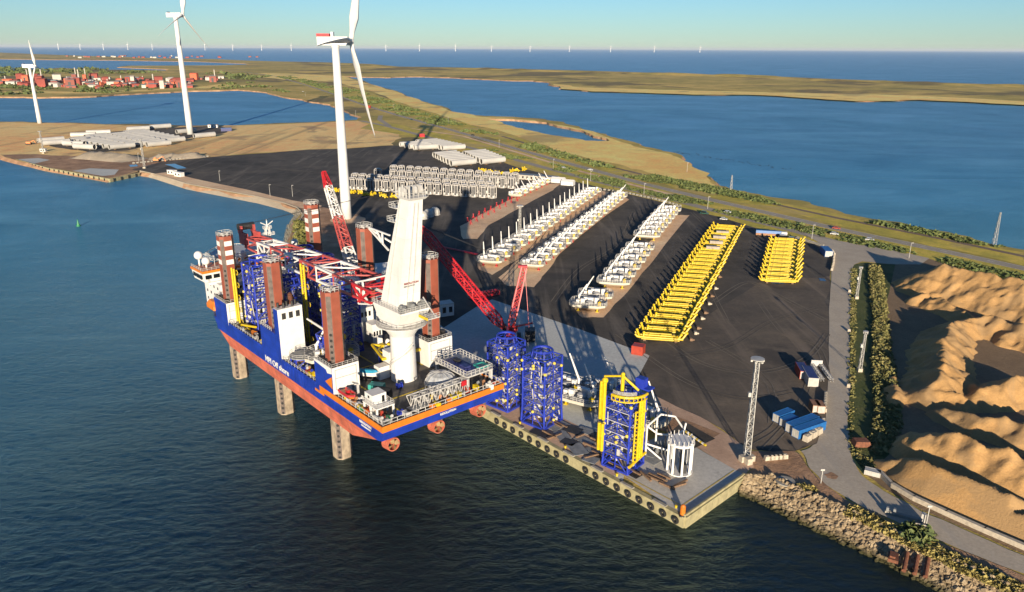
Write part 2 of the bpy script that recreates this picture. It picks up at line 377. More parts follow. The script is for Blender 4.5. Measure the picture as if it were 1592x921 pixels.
def skirt(m, loop, z, dz, off, hard=()):
    if area(loop) < 0: loop = loop[::-1]
    n = len(loop); o = []
    for i in range(n):
        a, b, c = loop[i-1], loop[i], loop[(i+1) % n]
        dx, dy = c[0]-a[0], c[1]-a[1]; d = math.hypot(dx, dy)+1e-9
        if any(math.hypot(b[0]-q[0], b[1]-q[1]) < 1 for q in hard): o.append((b[0]-dy/d*.0, b[1]+dx/d*.0)); continue
        o.append((b[0]+dy/d*off, b[1]-dx/d*off))
    m._a([(p[0], p[1], z) for p in loop]+[(p[0], p[1], z+dz) for p in o], [(i, i+n, (i+1) % n+n, (i+1) % n) for i in range(n)])

near = [(-900, 205), (-200, 228), (0, 243), (28, 251), (75, 262), (170, 279), (217, 266), (240, 272), (290, 288), (340, 297), (400, 308), (440, 318), (460, 325), (468, 334), (456, 348), (451, 372), (447, 405)]
lag_near = [(3000, 660), (2400, 540), (1900, 450), (1592, 390), (1500, 368), (1400, 347), (1300, 328), (1200, 308), (1140, 296), (1105, 280), (1075, 258), (1060, 247), (1045, 238), (1000, 228), (960, 216), (930, 207), (885, 194.5), (850, 187), (800, 182.5), (770, 181.5), (740, 180), (700, 172), (665, 160), (630, 148), (600, 138), (570, 128), (545, 122), (535, 119)]
lag_far = [(560, 120), (600, 121), (650, 119.5), (700, 121), (760, 124), (830, 126), (855, 130), (870, 138), (920, 142), (1000, 144), (1080, 147), (1160, 147), (1250, 152), (1330, 157), (1430, 155), (1500, 158), (1592, 163), (2000, 185), (2600, 215)]
seac = [(2600, 178), (2000, 150), (1592, 133), (1450, 128.5), (1300, 123.5), (1200, 119), (1100, 116), (1000, 113), (900, 110), (800, 107.5), (700, 105), (620, 104), (580, 100), (500, 97), (440, 96), (385, 94.5), (330, 92), (250, 91), (200, 89), (130, 87), (60, 84.5), (0, 82), (-300, 80), (-900, 78)]
quayC = tuple(at(1065, 805)[:2]); quayR = tuple(at(1158, 740)[:2]); quayA = tuple(uv(-118, 47.5)[:2])
rocktop = [(1180, 738), (1260, 768), (1330, 800), (1400, 835), (1470, 868), (1592, 925), (1800, 1015)]
end = [(2400, 1300), (3600, 1300)]
z0 = 2.4
outer = rough(px(near[:-1], z0), 3, seed=3, levels=1)[:-1] + [tuple(at(447, 405)[:2]), quayA, quayC, quayR] + px(rocktop) + [(150, 60), (700, 40)] + \
    rough(px(lag_near, z0), 11, .3, 3, seed=5)[:-7] + rough(px(lag_far, z0), 45, .35, 3, seed=6)[:-7] + px(seac, z0)
H2 = [(-700, 88), (0, 92), (60, 93), (180, 94), (300, 96), (380, 99), (390, 100.5), (340, 102), (200, 102.5), (182, 105), (262, 108), (262, 110), (150, 108.5), (90, 106), (40, 110), (20, 112), (-10, 118), (-300, 118), (-700, 118)]
H1 = [(-700, 140), (0, 151), (60, 152), (150, 150), (230, 145), (290, 142), (370, 140), (420, 146), (470, 155), (520, 166), (560, 182), (556, 187), (480, 191), (400, 194), (300, 196), (180, 194), (60, 191), (0, 190), (-700, 175)]
H3 = [(757, 185.5), (800, 186.5), (850, 191), (885, 199.5), (915, 208), (943, 216), (948, 220), (910, 219.5), (862, 211.5), (820, 203), (785, 194)]
holes = [rough(px(h, z0), 6 if i == 2 else 15, .25, 3, seed=7+i) for i, h in enumerate((H2, H1, H3))]
m = MB(); vs, fs = fill(outer, holes, GZ); m._a(vs, fs)
tag(m.build('ground', G_grass), kind='structure')
m = MB(); skirt(m, outer, GZ-.002, -4.5, 5, (quayA, quayC, quayR))
for h in holes: skirt(m, h[::-1] if area(h) > 0 else h, GZ-.002, -4.5, 0)
tag(m.build('shore_bank', G_brown), kind='structure')

# dunes along the far sea coast
def dunes(name, pts, width, height, seed, mat):
    L = [at(x, y, z0) for x, y in pts]; m = MB(); acc = []; 
    tot = 0; P = []
    for a, b in zip(L, L[1:]):
        k = max(1, int((b-a).length/60)); P += [a+(b-a)*i/k for i in range(k)]
    W = 7
    for i, p in enumerate(P):
        q = P[min(i+1, len(P)-1)]; r = P[max(i-1, 0)]; d = (q-r).normalized(); nrm = Vector((-d.y, d.x, 0))
        for j in range(W):
            f = j/(W-1); pos = p + nrm*(-width*.08 - width*f) * (1 if seed > 0 else -1)
            e = math.sin(math.pi*f)**.7
            hh = height*e*max(.05, .55+.9*mnoise.noise(Vector((pos.x*.004, pos.y*.004, 3)))+.6*mnoise.noise(Vector((pos.x*.015, pos.y*.015, 9))))
            m.v.append((pos.x, pos.y, GZ-.4+hh))
    n = len(P)
    for i in range(n-1):
        for j in range(W-1):
            m.f.append((i*W+j, (i+1)*W+j, (i+1)*W+j+1, i*W+j+1)); m.m.append(0)
    return tag(m.build(name, mat, smooth=True), kind='structure')
dunes('sand_dunes', [(2200, 159), (1592, 134), (1450, 129.5), (1300, 124.5), (1200, 120), (1100, 117), (1000, 114), (900, 111), (800, 108.5), (700, 106), (620, 105), (560, 100)], -160, 10, 1, G_grass)

# ground covers
sheet('beach', [(535, 118.5), (560, 127), (600, 139), (630, 149), (665, 161), (700, 173), (740, 181), (780, 183), (830, 187), (880, 196), (930, 208), (960, 219), (1000, 231), (1045, 241), (1060, 248), (1075, 259), (1105, 281), (1112, 290), (1075, 284), (1030, 275), (980, 262), (930, 250), (890, 240), (840, 224), (790, 208), (740, 196), (690, 182), (640, 166), (600, 150), (560, 138), (520, 127), (480, 121), (430, 119), (400, 114), (460, 115)], 1, G_reed, 9, cut=[holes[2]])
sheet('far_beach', [(860, 131), (872, 138.5), (920, 142.5), (1000, 144.5), (1080, 147.5), (1160, 147.5), (1250, 152.5), (1330, 157.5), (1430, 155.5), (1500, 158.5), (1592, 163.5), (1900, 180), (1900, 176), (1592, 158), (1430, 149), (1250, 145), (1000, 139), (900, 136)], 1, G_reed, 25)
sheet('sand_patch', [(390, 119), (440, 117), (520, 120), (545, 126), (505, 127), (440, 124)], 2, G_reed, 12)
sheet('sand_bar', [(0, 145), (150, 146), (290, 138), (370, 136), (400, 133), (340, 131), (290, 137), (150, 143), (0, 142)], 1, G_reed, 12)
sheet('reclaimed_ground', [(-700, 176), (0, 190.5), (60, 191.5), (180, 194.5), (300, 196.5), (400, 194.5), (480, 191.5), (556, 188), (585, 195), (618, 206), (625, 215), (612, 226), (540, 231), (420, 237), (345, 243), (300, 250), (240, 271), (217, 265.5), (170, 278), (75, 261.5), (0, 242.5), (-700, 210)], 1, G_sand, 8)
sheet('verge', [(590, 189), (640, 197), (700, 208), (760, 224), (840, 244), (960, 275), (1100, 309), (1300, 354), (1450, 386), (1592, 416), (1900, 482), (1900, 530), (1592, 447), (1500, 418), (1430, 402), (1300, 384), (1200, 360), (1100, 333), (1000, 308), (900, 285), (800, 255), (700, 228), (640, 213), (560, 200)], 1, G_verge, 4)
sheet('shrub_land', [(560, 140), (640, 168), (740, 198), (840, 227), (930, 253), (1030, 278), (1130, 300), (1300, 333), (1500, 373), (1592, 393), (1592, 414), (1450, 384), (1300, 351), (1100, 306), (950, 268), (800, 226), (700, 196), (620, 176), (560, 160), (500, 140), (430, 125)], 2, G_verge, 8)
sheet('yard', [(205, 264), (250, 252), (345, 243), (420, 238), (480, 233), (540, 231.5), (612, 226.5), (690, 232), (770, 247), (800, 259), (870, 277), (960, 298), (1050, 320), (1120, 338), (1200, 363), (1290, 387), (1294, 400), (1291, 450), (1289, 520), (1287, 600), (1284, 655), (1270, 690), (1235, 702), (1170, 700), (1100, 655), (1000, 610), (700, 560), (560, 480), (500, 330), (462, 322), (400, 305), (330, 290), (260, 275)], 3, G_asph, 1.5)
sheet('lower_yard', [(1000, 535), (1080, 520), (1180, 440), (1290, 430), (1289, 520), (1287, 600), (1284, 655), (1270, 690), (1235, 702), (1170, 700), (1100, 655), (1010, 612), (985, 590)], 4, G_asph2, 5)
sheet('mole', [(440, 318), (500, 322), (560, 335), (560, 420), (447, 405), (452, 372), (457, 348), (469, 334), (461, 325)], 4, G_brown, 1)
sheet('mole_top', [(236, 271), (262, 268), (330, 284), (400, 299), (455, 312), (500, 320), (500, 328), (462, 323), (400, 306), (340, 295), (290, 286)], 4, G_strip, 1)
sheet('tower_yard', [(68, 226), (100, 218), (150, 208), (230, 200), (330, 196), (352, 199), (356, 204), (345, 208), (300, 214), (240, 222), (200, 234), (150, 238), (110, 233)], 2, G_asph, 3)
sheet('low_quay_paving', [(0, 241), (60, 240), (110, 243), (180, 243), (240, 246), (290, 250), (345, 243), (340, 250), (262, 266), (217, 264), (170, 277), (75, 260.5), (20, 248)], 2, G_brown, 3)
sheet('low_quay_slab', [(25, 248), (60, 246), (78, 249), (52, 255)], 3, G_conc)
sheet('low_quay_slab', [(112, 266), (140, 262), (185, 264), (178, 272), (160, 274)], 3, G_conc)
# quay paving
def strip(name, u0, u1, v0, v1, layer, mat):
    return sheet(name, [tuple(uv(u, v)[:2]) for u, v in ((u0, v0), (u1, v0), (u1, v1), (u0, v1))], layer, mat, world=True)
sheet('concrete_apron', [tuple(uv(-118, 47.6)[:2]), tuple(uv(105, 47.6)[:2])]+px([(1000, 600), (985, 600), (1010, 553), (900, 512), (765, 466), (740, 478), (690, 510), (640, 470), (480, 420), (460, 400)]), 5, G_conc, world=True)
sheet('paving', px([(1000, 604), (1050, 632), (1100, 655), (1165, 700), (1172, 728), (1156, 740), (1040, 672), (985, 660)]), 6, G_pave, .6, world=True)
sheet('quay_slab', [quayC, quayR]+px([(1095, 704), (1042, 672), (975, 700), (962, 735)]), 7, G_slab, world=True)
sheet('quay_paving', [tuple(uv(40, 47.7)[:2]), tuple(uv(101, 47.7)[:2]), tuple(uv(101, 62)[:2]), tuple(uv(40, 62)[:2])], 6, G_pave, world=True)
sheet('ramp_pit', px([(1040, 675), (1075, 700), (1112, 683), (1062, 655)]), 8, G_asph, world=True)
sheet('old_paving', px([(1010, 630), (1050, 648), (1120, 675), (1090, 690), (1030, 665)]), 7, G_brown, .5, world=True)
# earth strips under the stored platforms
sheet('earth_strip', [(715, 352), (745, 335), (790, 312), (850, 286), (872, 286), (860, 296), (800, 328), (760, 350), (742, 372), (720, 372)], 4, G_strip, 1)
sheet('earth_strip', [(742, 400), (775, 392), (850, 345), (930, 296), (948, 300), (880, 352), (830, 388), (790, 412), (765, 428), (745, 420)], 4, G_strip, 1)
sheet('earth_strip', [(775, 432), (800, 408), (880, 355), (965, 305), (978, 311), (930, 345), (870, 395), (848, 425), (830, 447), (790, 445)], 4, G_strip, 1)
sheet('earth_strip', [(893, 480), (915, 465), (960, 430), (1050, 335), (1072, 335), (1020, 400), (975, 455), (938, 494), (905, 494)], 4, G_strip, .8)
# roads
def road(name, pts, width, layer, mat, z=GZ):
    L = [at(x, y, z) for x, y in pts]; a = []; b = []
    for i, p in enumerate(L):
        d = (L[min(i+1, len(L)-1)]-L[max(i-1, 0)]).normalized(); n = Vector((-d.y, d.x, 0))*width/2
        a.append(tuple((p+n)[:2])); b.append(tuple((p-n)[:2]))
    return sheet(name, a+b[::-1], layer, mat, world=True), L
HW = [(330, 108), (380, 112), (430, 119), (480, 134), (520, 147), (570, 165), (620, 180), (700, 202), (800, 231), (900, 259), (1000, 286), (1100, 310), (1200, 333), (1300, 356), (1400, 377), (1500, 398), (1592, 418), (1800, 462), (2100, 528)]
_, HWL = road('road', HW, 9, 6, G_high)
M_line = paint('road marking white', (.7, .7, .66), .6)
mk = MB()
for a, b in zip(HWL[5:], HWL[6:]):
    L = (b-a).length; d = (b-a).normalized(); n = Vector((-d.y, d.x, 0))
    for s in (-4.1, 4.1):
        o = n*s + Vector((0, 0, .14)); k = n*.12
        mk._a([a+o-k, b+o-k, b+o+k, a+o+k], [(0, 1, 2, 3)])
    for j in range(int(L/12)):
        p = a+d*(j*12)+Vector((0, 0, .14)); q = p+d*4; k = n*.12
        mk._a([p-k, q-k, q+k, p+k], [(0, 1, 2, 3)])
tag(mk.build('road_markings', M_line), kind='structure')
road('railway', [(780, 212), (850, 233), (930, 255), (1000, 272), (1100, 296), (1200, 317), (1300, 339), (1450, 369), (1592, 399), (1900, 465)], 5, 5, G_rail)
road('dirt_track', [(640, 200), (720, 212), (800, 236), (900, 266), (1000, 292), (1100, 317)], 5, 4, G_strip)
road('access_road', [(560, 188), (600, 196), (640, 207), (690, 220), (770, 240), (850, 262), (950, 288), (1050, 312), (1150, 338), (1230, 358), (1300, 377), (1345, 390)], 9, 6, G_high)
road('access_road', [(592, 180), (590, 186), (605, 196)], 8, 7, G_high)
sheet('yard_road', [(1250, 364), (1294, 374), (1340, 380), (1400, 392), (1445, 402), (1430, 412), (1380, 411), (1340, 407), (1328, 412), (1324, 430), (1322, 500), (1321, 560), (1320, 620), (1318, 665), (1322, 705), (1338, 738), (1375, 765), (1430, 795), (1500, 825), (1592, 865), (1700, 910), (1700, 960), (1592, 893), (1470, 845), (1400, 815), (1330, 783), (1285, 755), (1258, 728), (1245, 702), (1270, 690), (1284, 655), (1287, 600), (1289, 520), (1291, 450), (1294, 400), (1292, 388)], 7, G_road, .5)
sheet('road_stain', [(1281, 738), (1292, 735), (1303, 741), (1300, 746), (1286, 744)], 9, G_brown, .3)
sheet('shore_earth', [(1160, 741), (1172, 728), (1168, 702), (1235, 702), (1248, 712), (1262, 735), (1290, 760), (1330, 785), (1400, 817), (1470, 848), (1592, 896), (1700, 962), (1760, 1000), (1592, 925), (1470, 868), (1400, 835), (1330, 800), (1260, 768), (1180, 738)], 5, G_brown, .6)
sheet('pit_ground', [(1392, 410), (1445, 403), (1592, 446), (2000, 560), (2200, 900), (1900, 1000), (1592, 862), (1500, 822), (1430, 792), (1378, 762), (1345, 738), (1385, 700), (1395, 640), (1380, 560), (1372, 470)], 3, G_pfloor, .5)
sheet('bank_grass', [(1326, 413), (1342, 409), (1392, 411), (1378, 470), (1384, 560), (1398, 640), (1390, 700), (1345, 738), (1322, 703), (1320, 620), (1322, 500)], 4, G_bank, .4)
# puddles
M_puddle = paint('puddle water', (.03, .04, .045), .04, .1)
for pts in ([(256, 256), (272, 255), (290, 262), (276, 263)], [(1197, 436), (1212, 435), (1226, 440), (1208, 443), (1198, 440)], [(1272, 433), (1282, 434), (1284, 438), (1274, 437)], [(200, 257), (212, 256), (214, 259), (202, 260)]):
    sheet('puddle', pts, 8, M_puddle, 1)
# dark dried wet rings on the yard

trk = MB(); rnd = random.Random(77)
def track(pts, w=.45, gap=2.0):
    P = [at(x, y) for x, y in pts]; Q = []
    for i in range(len(P)-1):
        p0, p1, p2, p3 = P[max(i-1, 0)], P[i], P[i+1], P[min(i+2, len(P)-1)]
        for k in range(8):
            t = k/8; Q.append(.5*((2*p1)+(-p0+p2)*t+(2*p0-5*p1+4*p2-p3)*t*t+(-p0+3*p1-3*p2+p3)*t**3))
    Q.append(P[-1]); SHC[0] += 1; z = Vector((0, 0, .155+.0006*SHC[0]))
    for s_ in (-gap/2, gap/2):
        L_ = []
        for i, q in enumerate(Q): d = (Q[min(i+1, len(Q)-1)]-Q[max(i-1, 0)]).normalized(); n = Vector((-d.y, d.x, 0)); L_ += [q+n*(s_-w/2)+z, q+n*(s_+w/2)+z]
        trk._a(L_, [(2*i, 2*i+2, 2*i+3, 2*i+1) for i in range(len(Q)-1)])
for t_ in ([(1110, 470), (1160, 440), (1200, 455), (1286, 500)], [(1180, 470), (1220, 520), (1270, 540), (1288, 590)], [(1000, 500), (1080, 560), (1170, 580), (1250, 560), (1286, 520)], [(960, 520), (1060, 590), (1150, 620), (1230, 610)], [(700, 330), (620, 345), (560, 370)], [(400, 260), (500, 268), (600, 262), (690, 246)], [(360, 285), (440, 290), (520, 320)], [(1075, 330), (1110, 370), (1100, 430), (1130, 500)], [(985, 330), (960, 380), (900, 420), (860, 470)], [(870, 320), (840, 370), (780, 440)], [(1050, 555), (1130, 540), (1200, 500), (1270, 480)], [(1190, 700), (1240, 640), (1270, 560)], [(1100, 530), (1190, 590), (1200, 660)], [(1165, 690), (1210, 655), (1190, 600), (1120, 570)]):
    track(t_, rnd.uniform(.35, .6), rnd.choice([2.0, 2.2]))
tag(trk.build('tyre_tracks', ground('dusty tyre track', [(.3, (.10, .085, .07)), (.7, (.19, .16, .12))], .05, .3, 1.5, .03)), kind='structure')
# ------------------------------------------------------------------ SAND PILES (height field)
SL = math.tan(R(33))
ridges = [  # crest polyline as sight points with crest height, (x, y, height above yard)
    ([(1466, 412, 13), (1520, 424, 13), (1592, 437, 14), (1700, 462, 14)], 13, 1.0),
    ([(1405, 446, 2), (1440, 428, 8), (1466, 412, 13)], 13, 1.0),
    ([(1424, 462, 4), (1442, 456, 6), (1470, 470, 5.5), (1500, 486, 5), (1512, 497, 4)], 6, .9),
    ([(1502, 496, 7), (1540, 492, 8.5), (1592, 506, 9), (1680, 530, 9)], 9, .9),
    ([(1502, 496, 7), (1478, 505, 8), (1465, 530, 9), (1470, 560, 9.5), (1462, 588, 9), (1440, 603, 6)], 9, .9),
    ([(1440, 603, 6), (1480, 612, 6), (1505, 622, 4)], 6, .9),
    ([(1592, 585, 9), (1560, 594, 8), (1530, 606, 6), (1510, 596, 4)], 9, .9),
    ([(1468, 634, 4.5), (1485, 640, 4.5), (1500, 646, 4.5), (1520, 652, 5), (1560, 650, 7), (1592, 655, 8), (1680, 680, 8)], 5, .9),
    ([(1425, 690, 5), (1452, 671, 9), (1490, 680, 9.5), (1540, 695, 10), (1592, 712, 10), (1680, 740, 10)], 9, .95),
    ([(1375, 715, 2.5), (1420, 712, 6), (1450, 722, 9), (1500, 742, 10), (1560, 765, 9), (1600, 780, 7)], 9, .95),
    ([(1525, 775, 7), (1545, 777, 8), (1592, 800, 8), (1650, 830, 8)], 8, .9),
    ([(1388, 585, 3), (1392, 600, 3.5), (1390, 620, 3)], 3, .9),
]
segs = []
for q, (pts, _, _k) in enumerate(ridges):
    P = [(at(x, y, GZ+h*(1 if q < 2 else .8)), h*(1 if q < 2 else .8)) for x, y, h in pts]
    for (a, ha), (b, hb) in zip(P, P[1:]): segs.append((a.x, a.y, ha, b.x, b.y, hb))
WL = [at(x, y_) for x, y_ in ((1330, 700), (1362, 733), (1385, 755), (1420, 776), (1470, 799), (1530, 826), (1600, 856), (1700, 900))]
def side(x, y):
    best = 1e9; sg = 1
    for a, b in zip(WL, WL[1:]):
        dx, dy = b.x-a.x, b.y-a.y; t = max(0, min(1, ((x-a.x)*dx+(y-a.y)*dy)/(dx*dx+dy*dy))); d = math.hypot(x-a.x-t*dx, y-a.y-t*dy)
        if d < best: best = d; sg = 1 if dx*(y-a.y)-dy*(x-a.x) > 0 else -1
    return best*sg
def pile_h(x, y):
    wx = x + 1.3*mnoise.noise(Vector((x*.12, y*.12, 1))); wy = y + 1.3*mnoise.noise(Vector((x*.12, y*.12, 5)))
    best = -9
    for ax, ay, ha, bx, by, hb in segs:
        dx, dy = bx-ax, by-ay; L = math.sqrt(dx*dx+dy*dy)+1e-6; t = max(0, min(1, ((wx-ax)*dx+(wy-ay)*dy)/(L*L)))
        d = math.hypot(wx-ax-t*dx, wy-ay-t*dy)
        if d > 26: continue
        crest = ha+(hb-ha)*t
        ph = (ax+ay+t*L)*.30+2.6*mnoise.noise(Vector((x*.05, y*.05, 4)))
        crest += .7*abs(math.sin(ph))*min(1, crest/4) + .5*mnoise.noise(Vector((x*.3, y*.3, 8)))
        h = crest - d*SL - .22*abs(math.sin(ph+1.2+.3*mnoise.noise(Vector((x*.3, y*.3, 1)))))*min(d*.25, 1.0)
        if h > best: best = h
    if best > -1:
        rd = 1-abs(mnoise.noise(Vector((x*.11, y*.11, 21))))*2; rd2 = 1-abs(mnoise.noise(Vector((x*.33, y*.33, 31))))*2
        best += (rd*1.3+rd2*.28-.8)*min(1, max(0, best+1)/3)
    if best > -1: best += .30*mnoise.noise(Vector((x*.7, y*.7, 2))) + .12*mnoise.noise(Vector((x*1.9, y*1.9, 7))) + .6*mnoise.noise(Vector((x*.16, y*.16, 12)))
    sd_ = side(x, y); lim = (sd_-1.2)*.9
    if best > lim: best = lim
    return max(best, -.6)
bx0, bx1, by0, by1 = 90, 330, 150, 430; stp = .7
nx = int((bx1-bx0)/stp); ny = int((by1-by0)/stp)
m = MB(); idx = {}
for j in range(ny+1):
    for i in range(nx+1):
        x = bx0+i*stp; y = by0+j*stp; m.v.append((x, y, GZ-.2+pile_h(x, y)))
for j in range(ny):
    for i in range(nx):
        q = (j*(nx+1)+i, j*(nx+1)+i+1, (j+1)*(nx+1)+i+1, (j+1)*(nx+1)+i)
        if max(m.v[k][2] for k in q) > GZ+.01: m.f.append(q); m.m.append(0)
tag(m.build('sand_piles', G_pile, smooth=True), kind='structure')

# gravel heaps on the left quay
def heap(name, pts, h, w, mat, sd):
    P = [at(x, y, GZ) for x, y in pts]; m = MB(); n = 28; W = 9
    for i in range(n+1):
        f = i/n*(len(P)-1); k = min(int(f), len(P)-2); p = P[k].lerp(P[k+1], f-k); d = (P[k+1]-P[k]).normalized(); nn = Vector((-d.y, d.x, 0))
        e = min(1, min(i, n-i)/5)
        for j in range(W):
            g = j/(W-1)*2-1; q = p+nn*w*g+d*mnoise.noise(p+Vector((j, 0, sd)))*3
            m.v.append((q.x, q.y, GZ-.2+h*e*(1-abs(g))**.8*(1+.3*mnoise.noise(q*.2))+.3*mnoise.noise(q*.5)))
    for i in range(n):
        for j in range(W-1): m.f.append((i*W+j, (i+1)*W+j, (i+1)*W+j+1, i*W+j+1)); m.m.append(0)
    return m.build(name, mat, smooth=True)
G_gravel = ground('gravel', [(.3, (.30, .25, .18)), (.7, (.45, .37, .27))], .05, .3, 1.5, .4)
tag(heap('gravel_heap', [(128, 243), (160, 245), (215, 250)], 6, 20, G_gravel, 1), 'long pale gravel heap in front of the stacked white tower sections', 'gravel heap')
tag(heap('gravel_heap', [(232, 247), (275, 246), (322, 243)], 5, 14, G_gravel, 4), 'pale flat-topped gravel heap behind the row of small blocks', 'gravel heap')

# ------------------------------------------------------------------ ROCKS
def rock(m, p, r, rnd):
    rx = [rnd.uniform(.6, 1.2)*r for _ in range(3)]; a = rnd.uniform(0, 6.28); c, s = math.cos(a), math.sin(a)
    base = [(1, 0, 0), (0, 1, 0), (-1, 0, 0), (0, -1, 0), (0, 0, 1), (0, 0, -1), (.6, .6, .55), (-.6, .6, .5), (-.6, -.6, .55), (.6, -.6, .5)]
    vs = []
    for b in base[:6]+base[6:]:
        x, y, z = (b[i]*rx[i]*rnd.uniform(.8, 1.15) for i in range(3)); vs.append((p[0]+x*c-y*s, p[1]+x*s+y*c, p[2]+z*.75))
    m._a(vs, [(4, 6, 7), (4, 7, 8), (4, 8, 9), (4, 9, 6), (0, 1, 6), (1, 7, 6), (1, 2, 7), (2, 8, 7), (2, 3, 8), (3, 9, 8), (3, 0, 9), (0, 6, 9), (5, 1, 0), (5, 2, 1), (5, 3, 2), (5, 0, 3)])
G_rock = ground('armour stone', [(.30, (.09, .065, .04)), (.5, (.27, .20, .12)), (.70, (.46, .37, .24))], .3, .8, 2.5, .05)
def tide(m, col, z0, z1):
    t = m.node_tree; b = t.nodes['Principled BSDF']; src = b.inputs['Base Color'].links[0].from_socket
    tc = t.nodes.new('ShaderNodeTexCoord'); sp = t.nodes.new('ShaderNodeSeparateXYZ'); t.links.new(tc.outputs['Object'], sp.inputs[0])
    mr = t.nodes.new('ShaderNodeMapRange'); mr.inputs[1].default_value = z0; mr.inputs[2].default_value = z1; t.links.new(sp.outputs[2], mr.inputs[0])
    t.links.new(mixc(t, mr.outputs[0], col, src), b.inputs['Base Color'])
tide(G_rock, (.05, .045, .018), .3, 1.3)
def revet(name, top, toe, n, r0, r1, sd, mat=None):
    rnd = random.Random(sd); m = MB(); T = [at(x, y, GZ) for x, y in top]; B = [at(x, y, -.3) for x, y in toe]
    cum = [0]
    for a, b in zip(T, T[1:]): cum.append(cum[-1]+(b-a).length)
    for _ in range(n):
        s = rnd.uniform(0, cum[-1]); k = max(i for i in range(len(T)-1) if cum[i] <= s); f = (s-cum[k])/(cum[k+1]-cum[k])
        a = T[k].lerp(T[k+1], f); b = B[k].lerp(B[k+1], f); g = rnd.uniform(-.05, 1.05)
        p = a.lerp(b, g)+Vector((0, 0, rnd.uniform(-.35, .5))); rock(m, p, rnd.uniform(r0, r1), rnd)
    base = MB(); TT = [a+Vector((0, 0, -.35)) for a in T]; BB = [b+Vector((0, 0, -.9)) for b in B]; N = min(len(TT), len(BB))
    base._a(TT[:N]+BB[:N], [(i, i+N, i+1+N, i+1) for i in range(N-1)]); tag(base.build('rock_gap_shade', M_dark), kind='structure')  # dark sheet under the stones, colouring the gaps between them as shade
    return tag(m.build(name, mat or G_rock), 'pale armour rocks heaped along the water edge' , None, None, 'stuff')
revet('shore_rocks', [(1156, 742), (1200, 742), (1260, 770), (1330, 800), (1400, 835), (1470, 868), (1592, 925), (1700, 975)],
      [(1150, 770), (1185, 785), (1245, 815), (1315, 848), (1390, 884), (1450, 915), (1560, 965), (1650, 1010)], 5200, .45, 1.0, 2)
revet('mole_rocks', [(462, 323), (472, 334), (463, 350), (457, 375), (454, 405), (452, 440), (452, 470)], [(452, 327), (458, 336), (447, 352), (441, 378), (437, 408), (434, 440), (434, 470)], 3000, .4, .9, 5, paint('dark shore rock', (.16, .15, .12), .9, .4, 1.5))
# the smooth pitched slope of the mole
m = MB(); top = [(217, 265), (240, 270), (290, 285), (340, 294), (400, 305), (440, 314), (462, 322), (472, 334)]; toe = [(217, 273), (238, 279), (290, 296), (340, 306), (400, 318), (438, 328), (452, 333), (459, 338)]
T = [at(x, y, GZ+.6) for x, y in top]; B = [at(x, y, -.5) for x, y in toe]
m._a(T+B, [(i, i+len(T), i+1+len(T), i+1) for i in range(len(T)-1)])
tag(m.build('stone_slope', G_gravel), kind='structure')
# dark sparse rocks in the lagoon shallows
m = MB(); rnd = random.Random(4)
for _ in range(110):
    f = rnd.random()
    if rnd.random() < .5: p = at(660+170*f+rnd.gauss(0, 6), 157+32*f-abs(rnd.gauss(0, 2)), 0)
    else: p = at(1040+190*f, 236+32*f-abs(rnd.gauss(0, 1.5))-2*f, 0)
    rock(m, p, rnd.uniform(.4, 1.1), rnd)
tag(m.build('shallow_rocks', M_dark), 'dark rocks breaking the lagoon shallows', kind='stuff')

# ------------------------------------------------------------------ VEGETATION
def leafmat(name, a, b, c):
    m, t, bs = nodes(name); n = noise_node(t, .35, 4, .7)
    t.links.new(ramp(t, n.outputs[0], [(.3, a), (.5, b), (.7, c)]), bs.inputs['Base Color']); bs.inputs['Roughness'].default_value = .8
    return m
L_dark = leafmat('shrub leaves', (.035, .055, .015), (.075, .10, .024), (.15, .155, .045))
L_oliv = leafmat('hedge leaves', (.05, .06, .015), (.13, .13, .03), (.26, .22, .06))
L_hedge = leafmat('hedge foliage', (.06, .07, .02), (.15, .14, .04), (.30, .24, .09))
L_gold = leafmat('dry grass tufts', (.16, .13, .03), (.26, .21, .06), (.36, .29, .10))
def clump(m, p, r, h, k, rnd, s=.5):
    for _ in range(k):
        a = rnd.uniform(0, 6.28); q = math.sqrt(rnd.random())*r; z = rnd.random()
        z = z**.6*h*math.sqrt(max(.05, 1-(q/r)**2)); c = Vector((p[0]+q*math.cos(a), p[1]+q*math.sin(a), p[2]+z))
        d = Vector((rnd.gauss(0, 1), rnd.gauss(0, 1), rnd.gauss(0, .8))).normalized(); e = d.cross(Vector((rnd.gauss(0, 1), rnd.gauss(0, 1), 1))).normalized()
        w = s*rnd.uniform(.6, 1.4); m._a([c-d*w-e*w*.6, c+d*w-e*w*.4, c+d*w*.7+e*w*.7, c-d*w*.6+e*w*.6], [(0, 1, 2, 3)])
def scatter(name, poly, n, r, h, k, mat, sd, s=.5, label=None, thr=None, sc=.02):
    rnd = random.Random(sd); P = px(poly); xs = [p[0] for p in P]; ys = [p[1] for p in P]; m = MB(); c = 0; tries = 0
    while c < n and tries < n*60:
        tries += 1; x = rnd.uniform(min(xs), max(xs)); y = rnd.uniform(min(ys), max(ys))
        if not inside((x, y), P): continue
        if thr is not None and mnoise.noise(Vector((x*sc, y*sc, sd))) < thr: continue
        rr = rnd.uniform(r*.5, r*1.4); clump(m, (x, y, GZ), rr, rr*h*rnd.uniform(.6, 1.2), k, rnd, s*rr/r+.1); c += 1
    return tag(m.build(name, mat), label, kind='stuff')
scatter('shrubs', [(560, 142), (640, 170), (740, 200), (840, 228), (930, 254), (1000, 272), (1000, 279), (930, 262), (840, 238), (740, 212), (640, 184), (560, 160), (470, 128), (430, 120), (450, 119)], 1500, 4.4, .32, 9, L_dark, 3, 2.0, 'dark green shrubs between the highway and the lagoon beach', .05, .012)
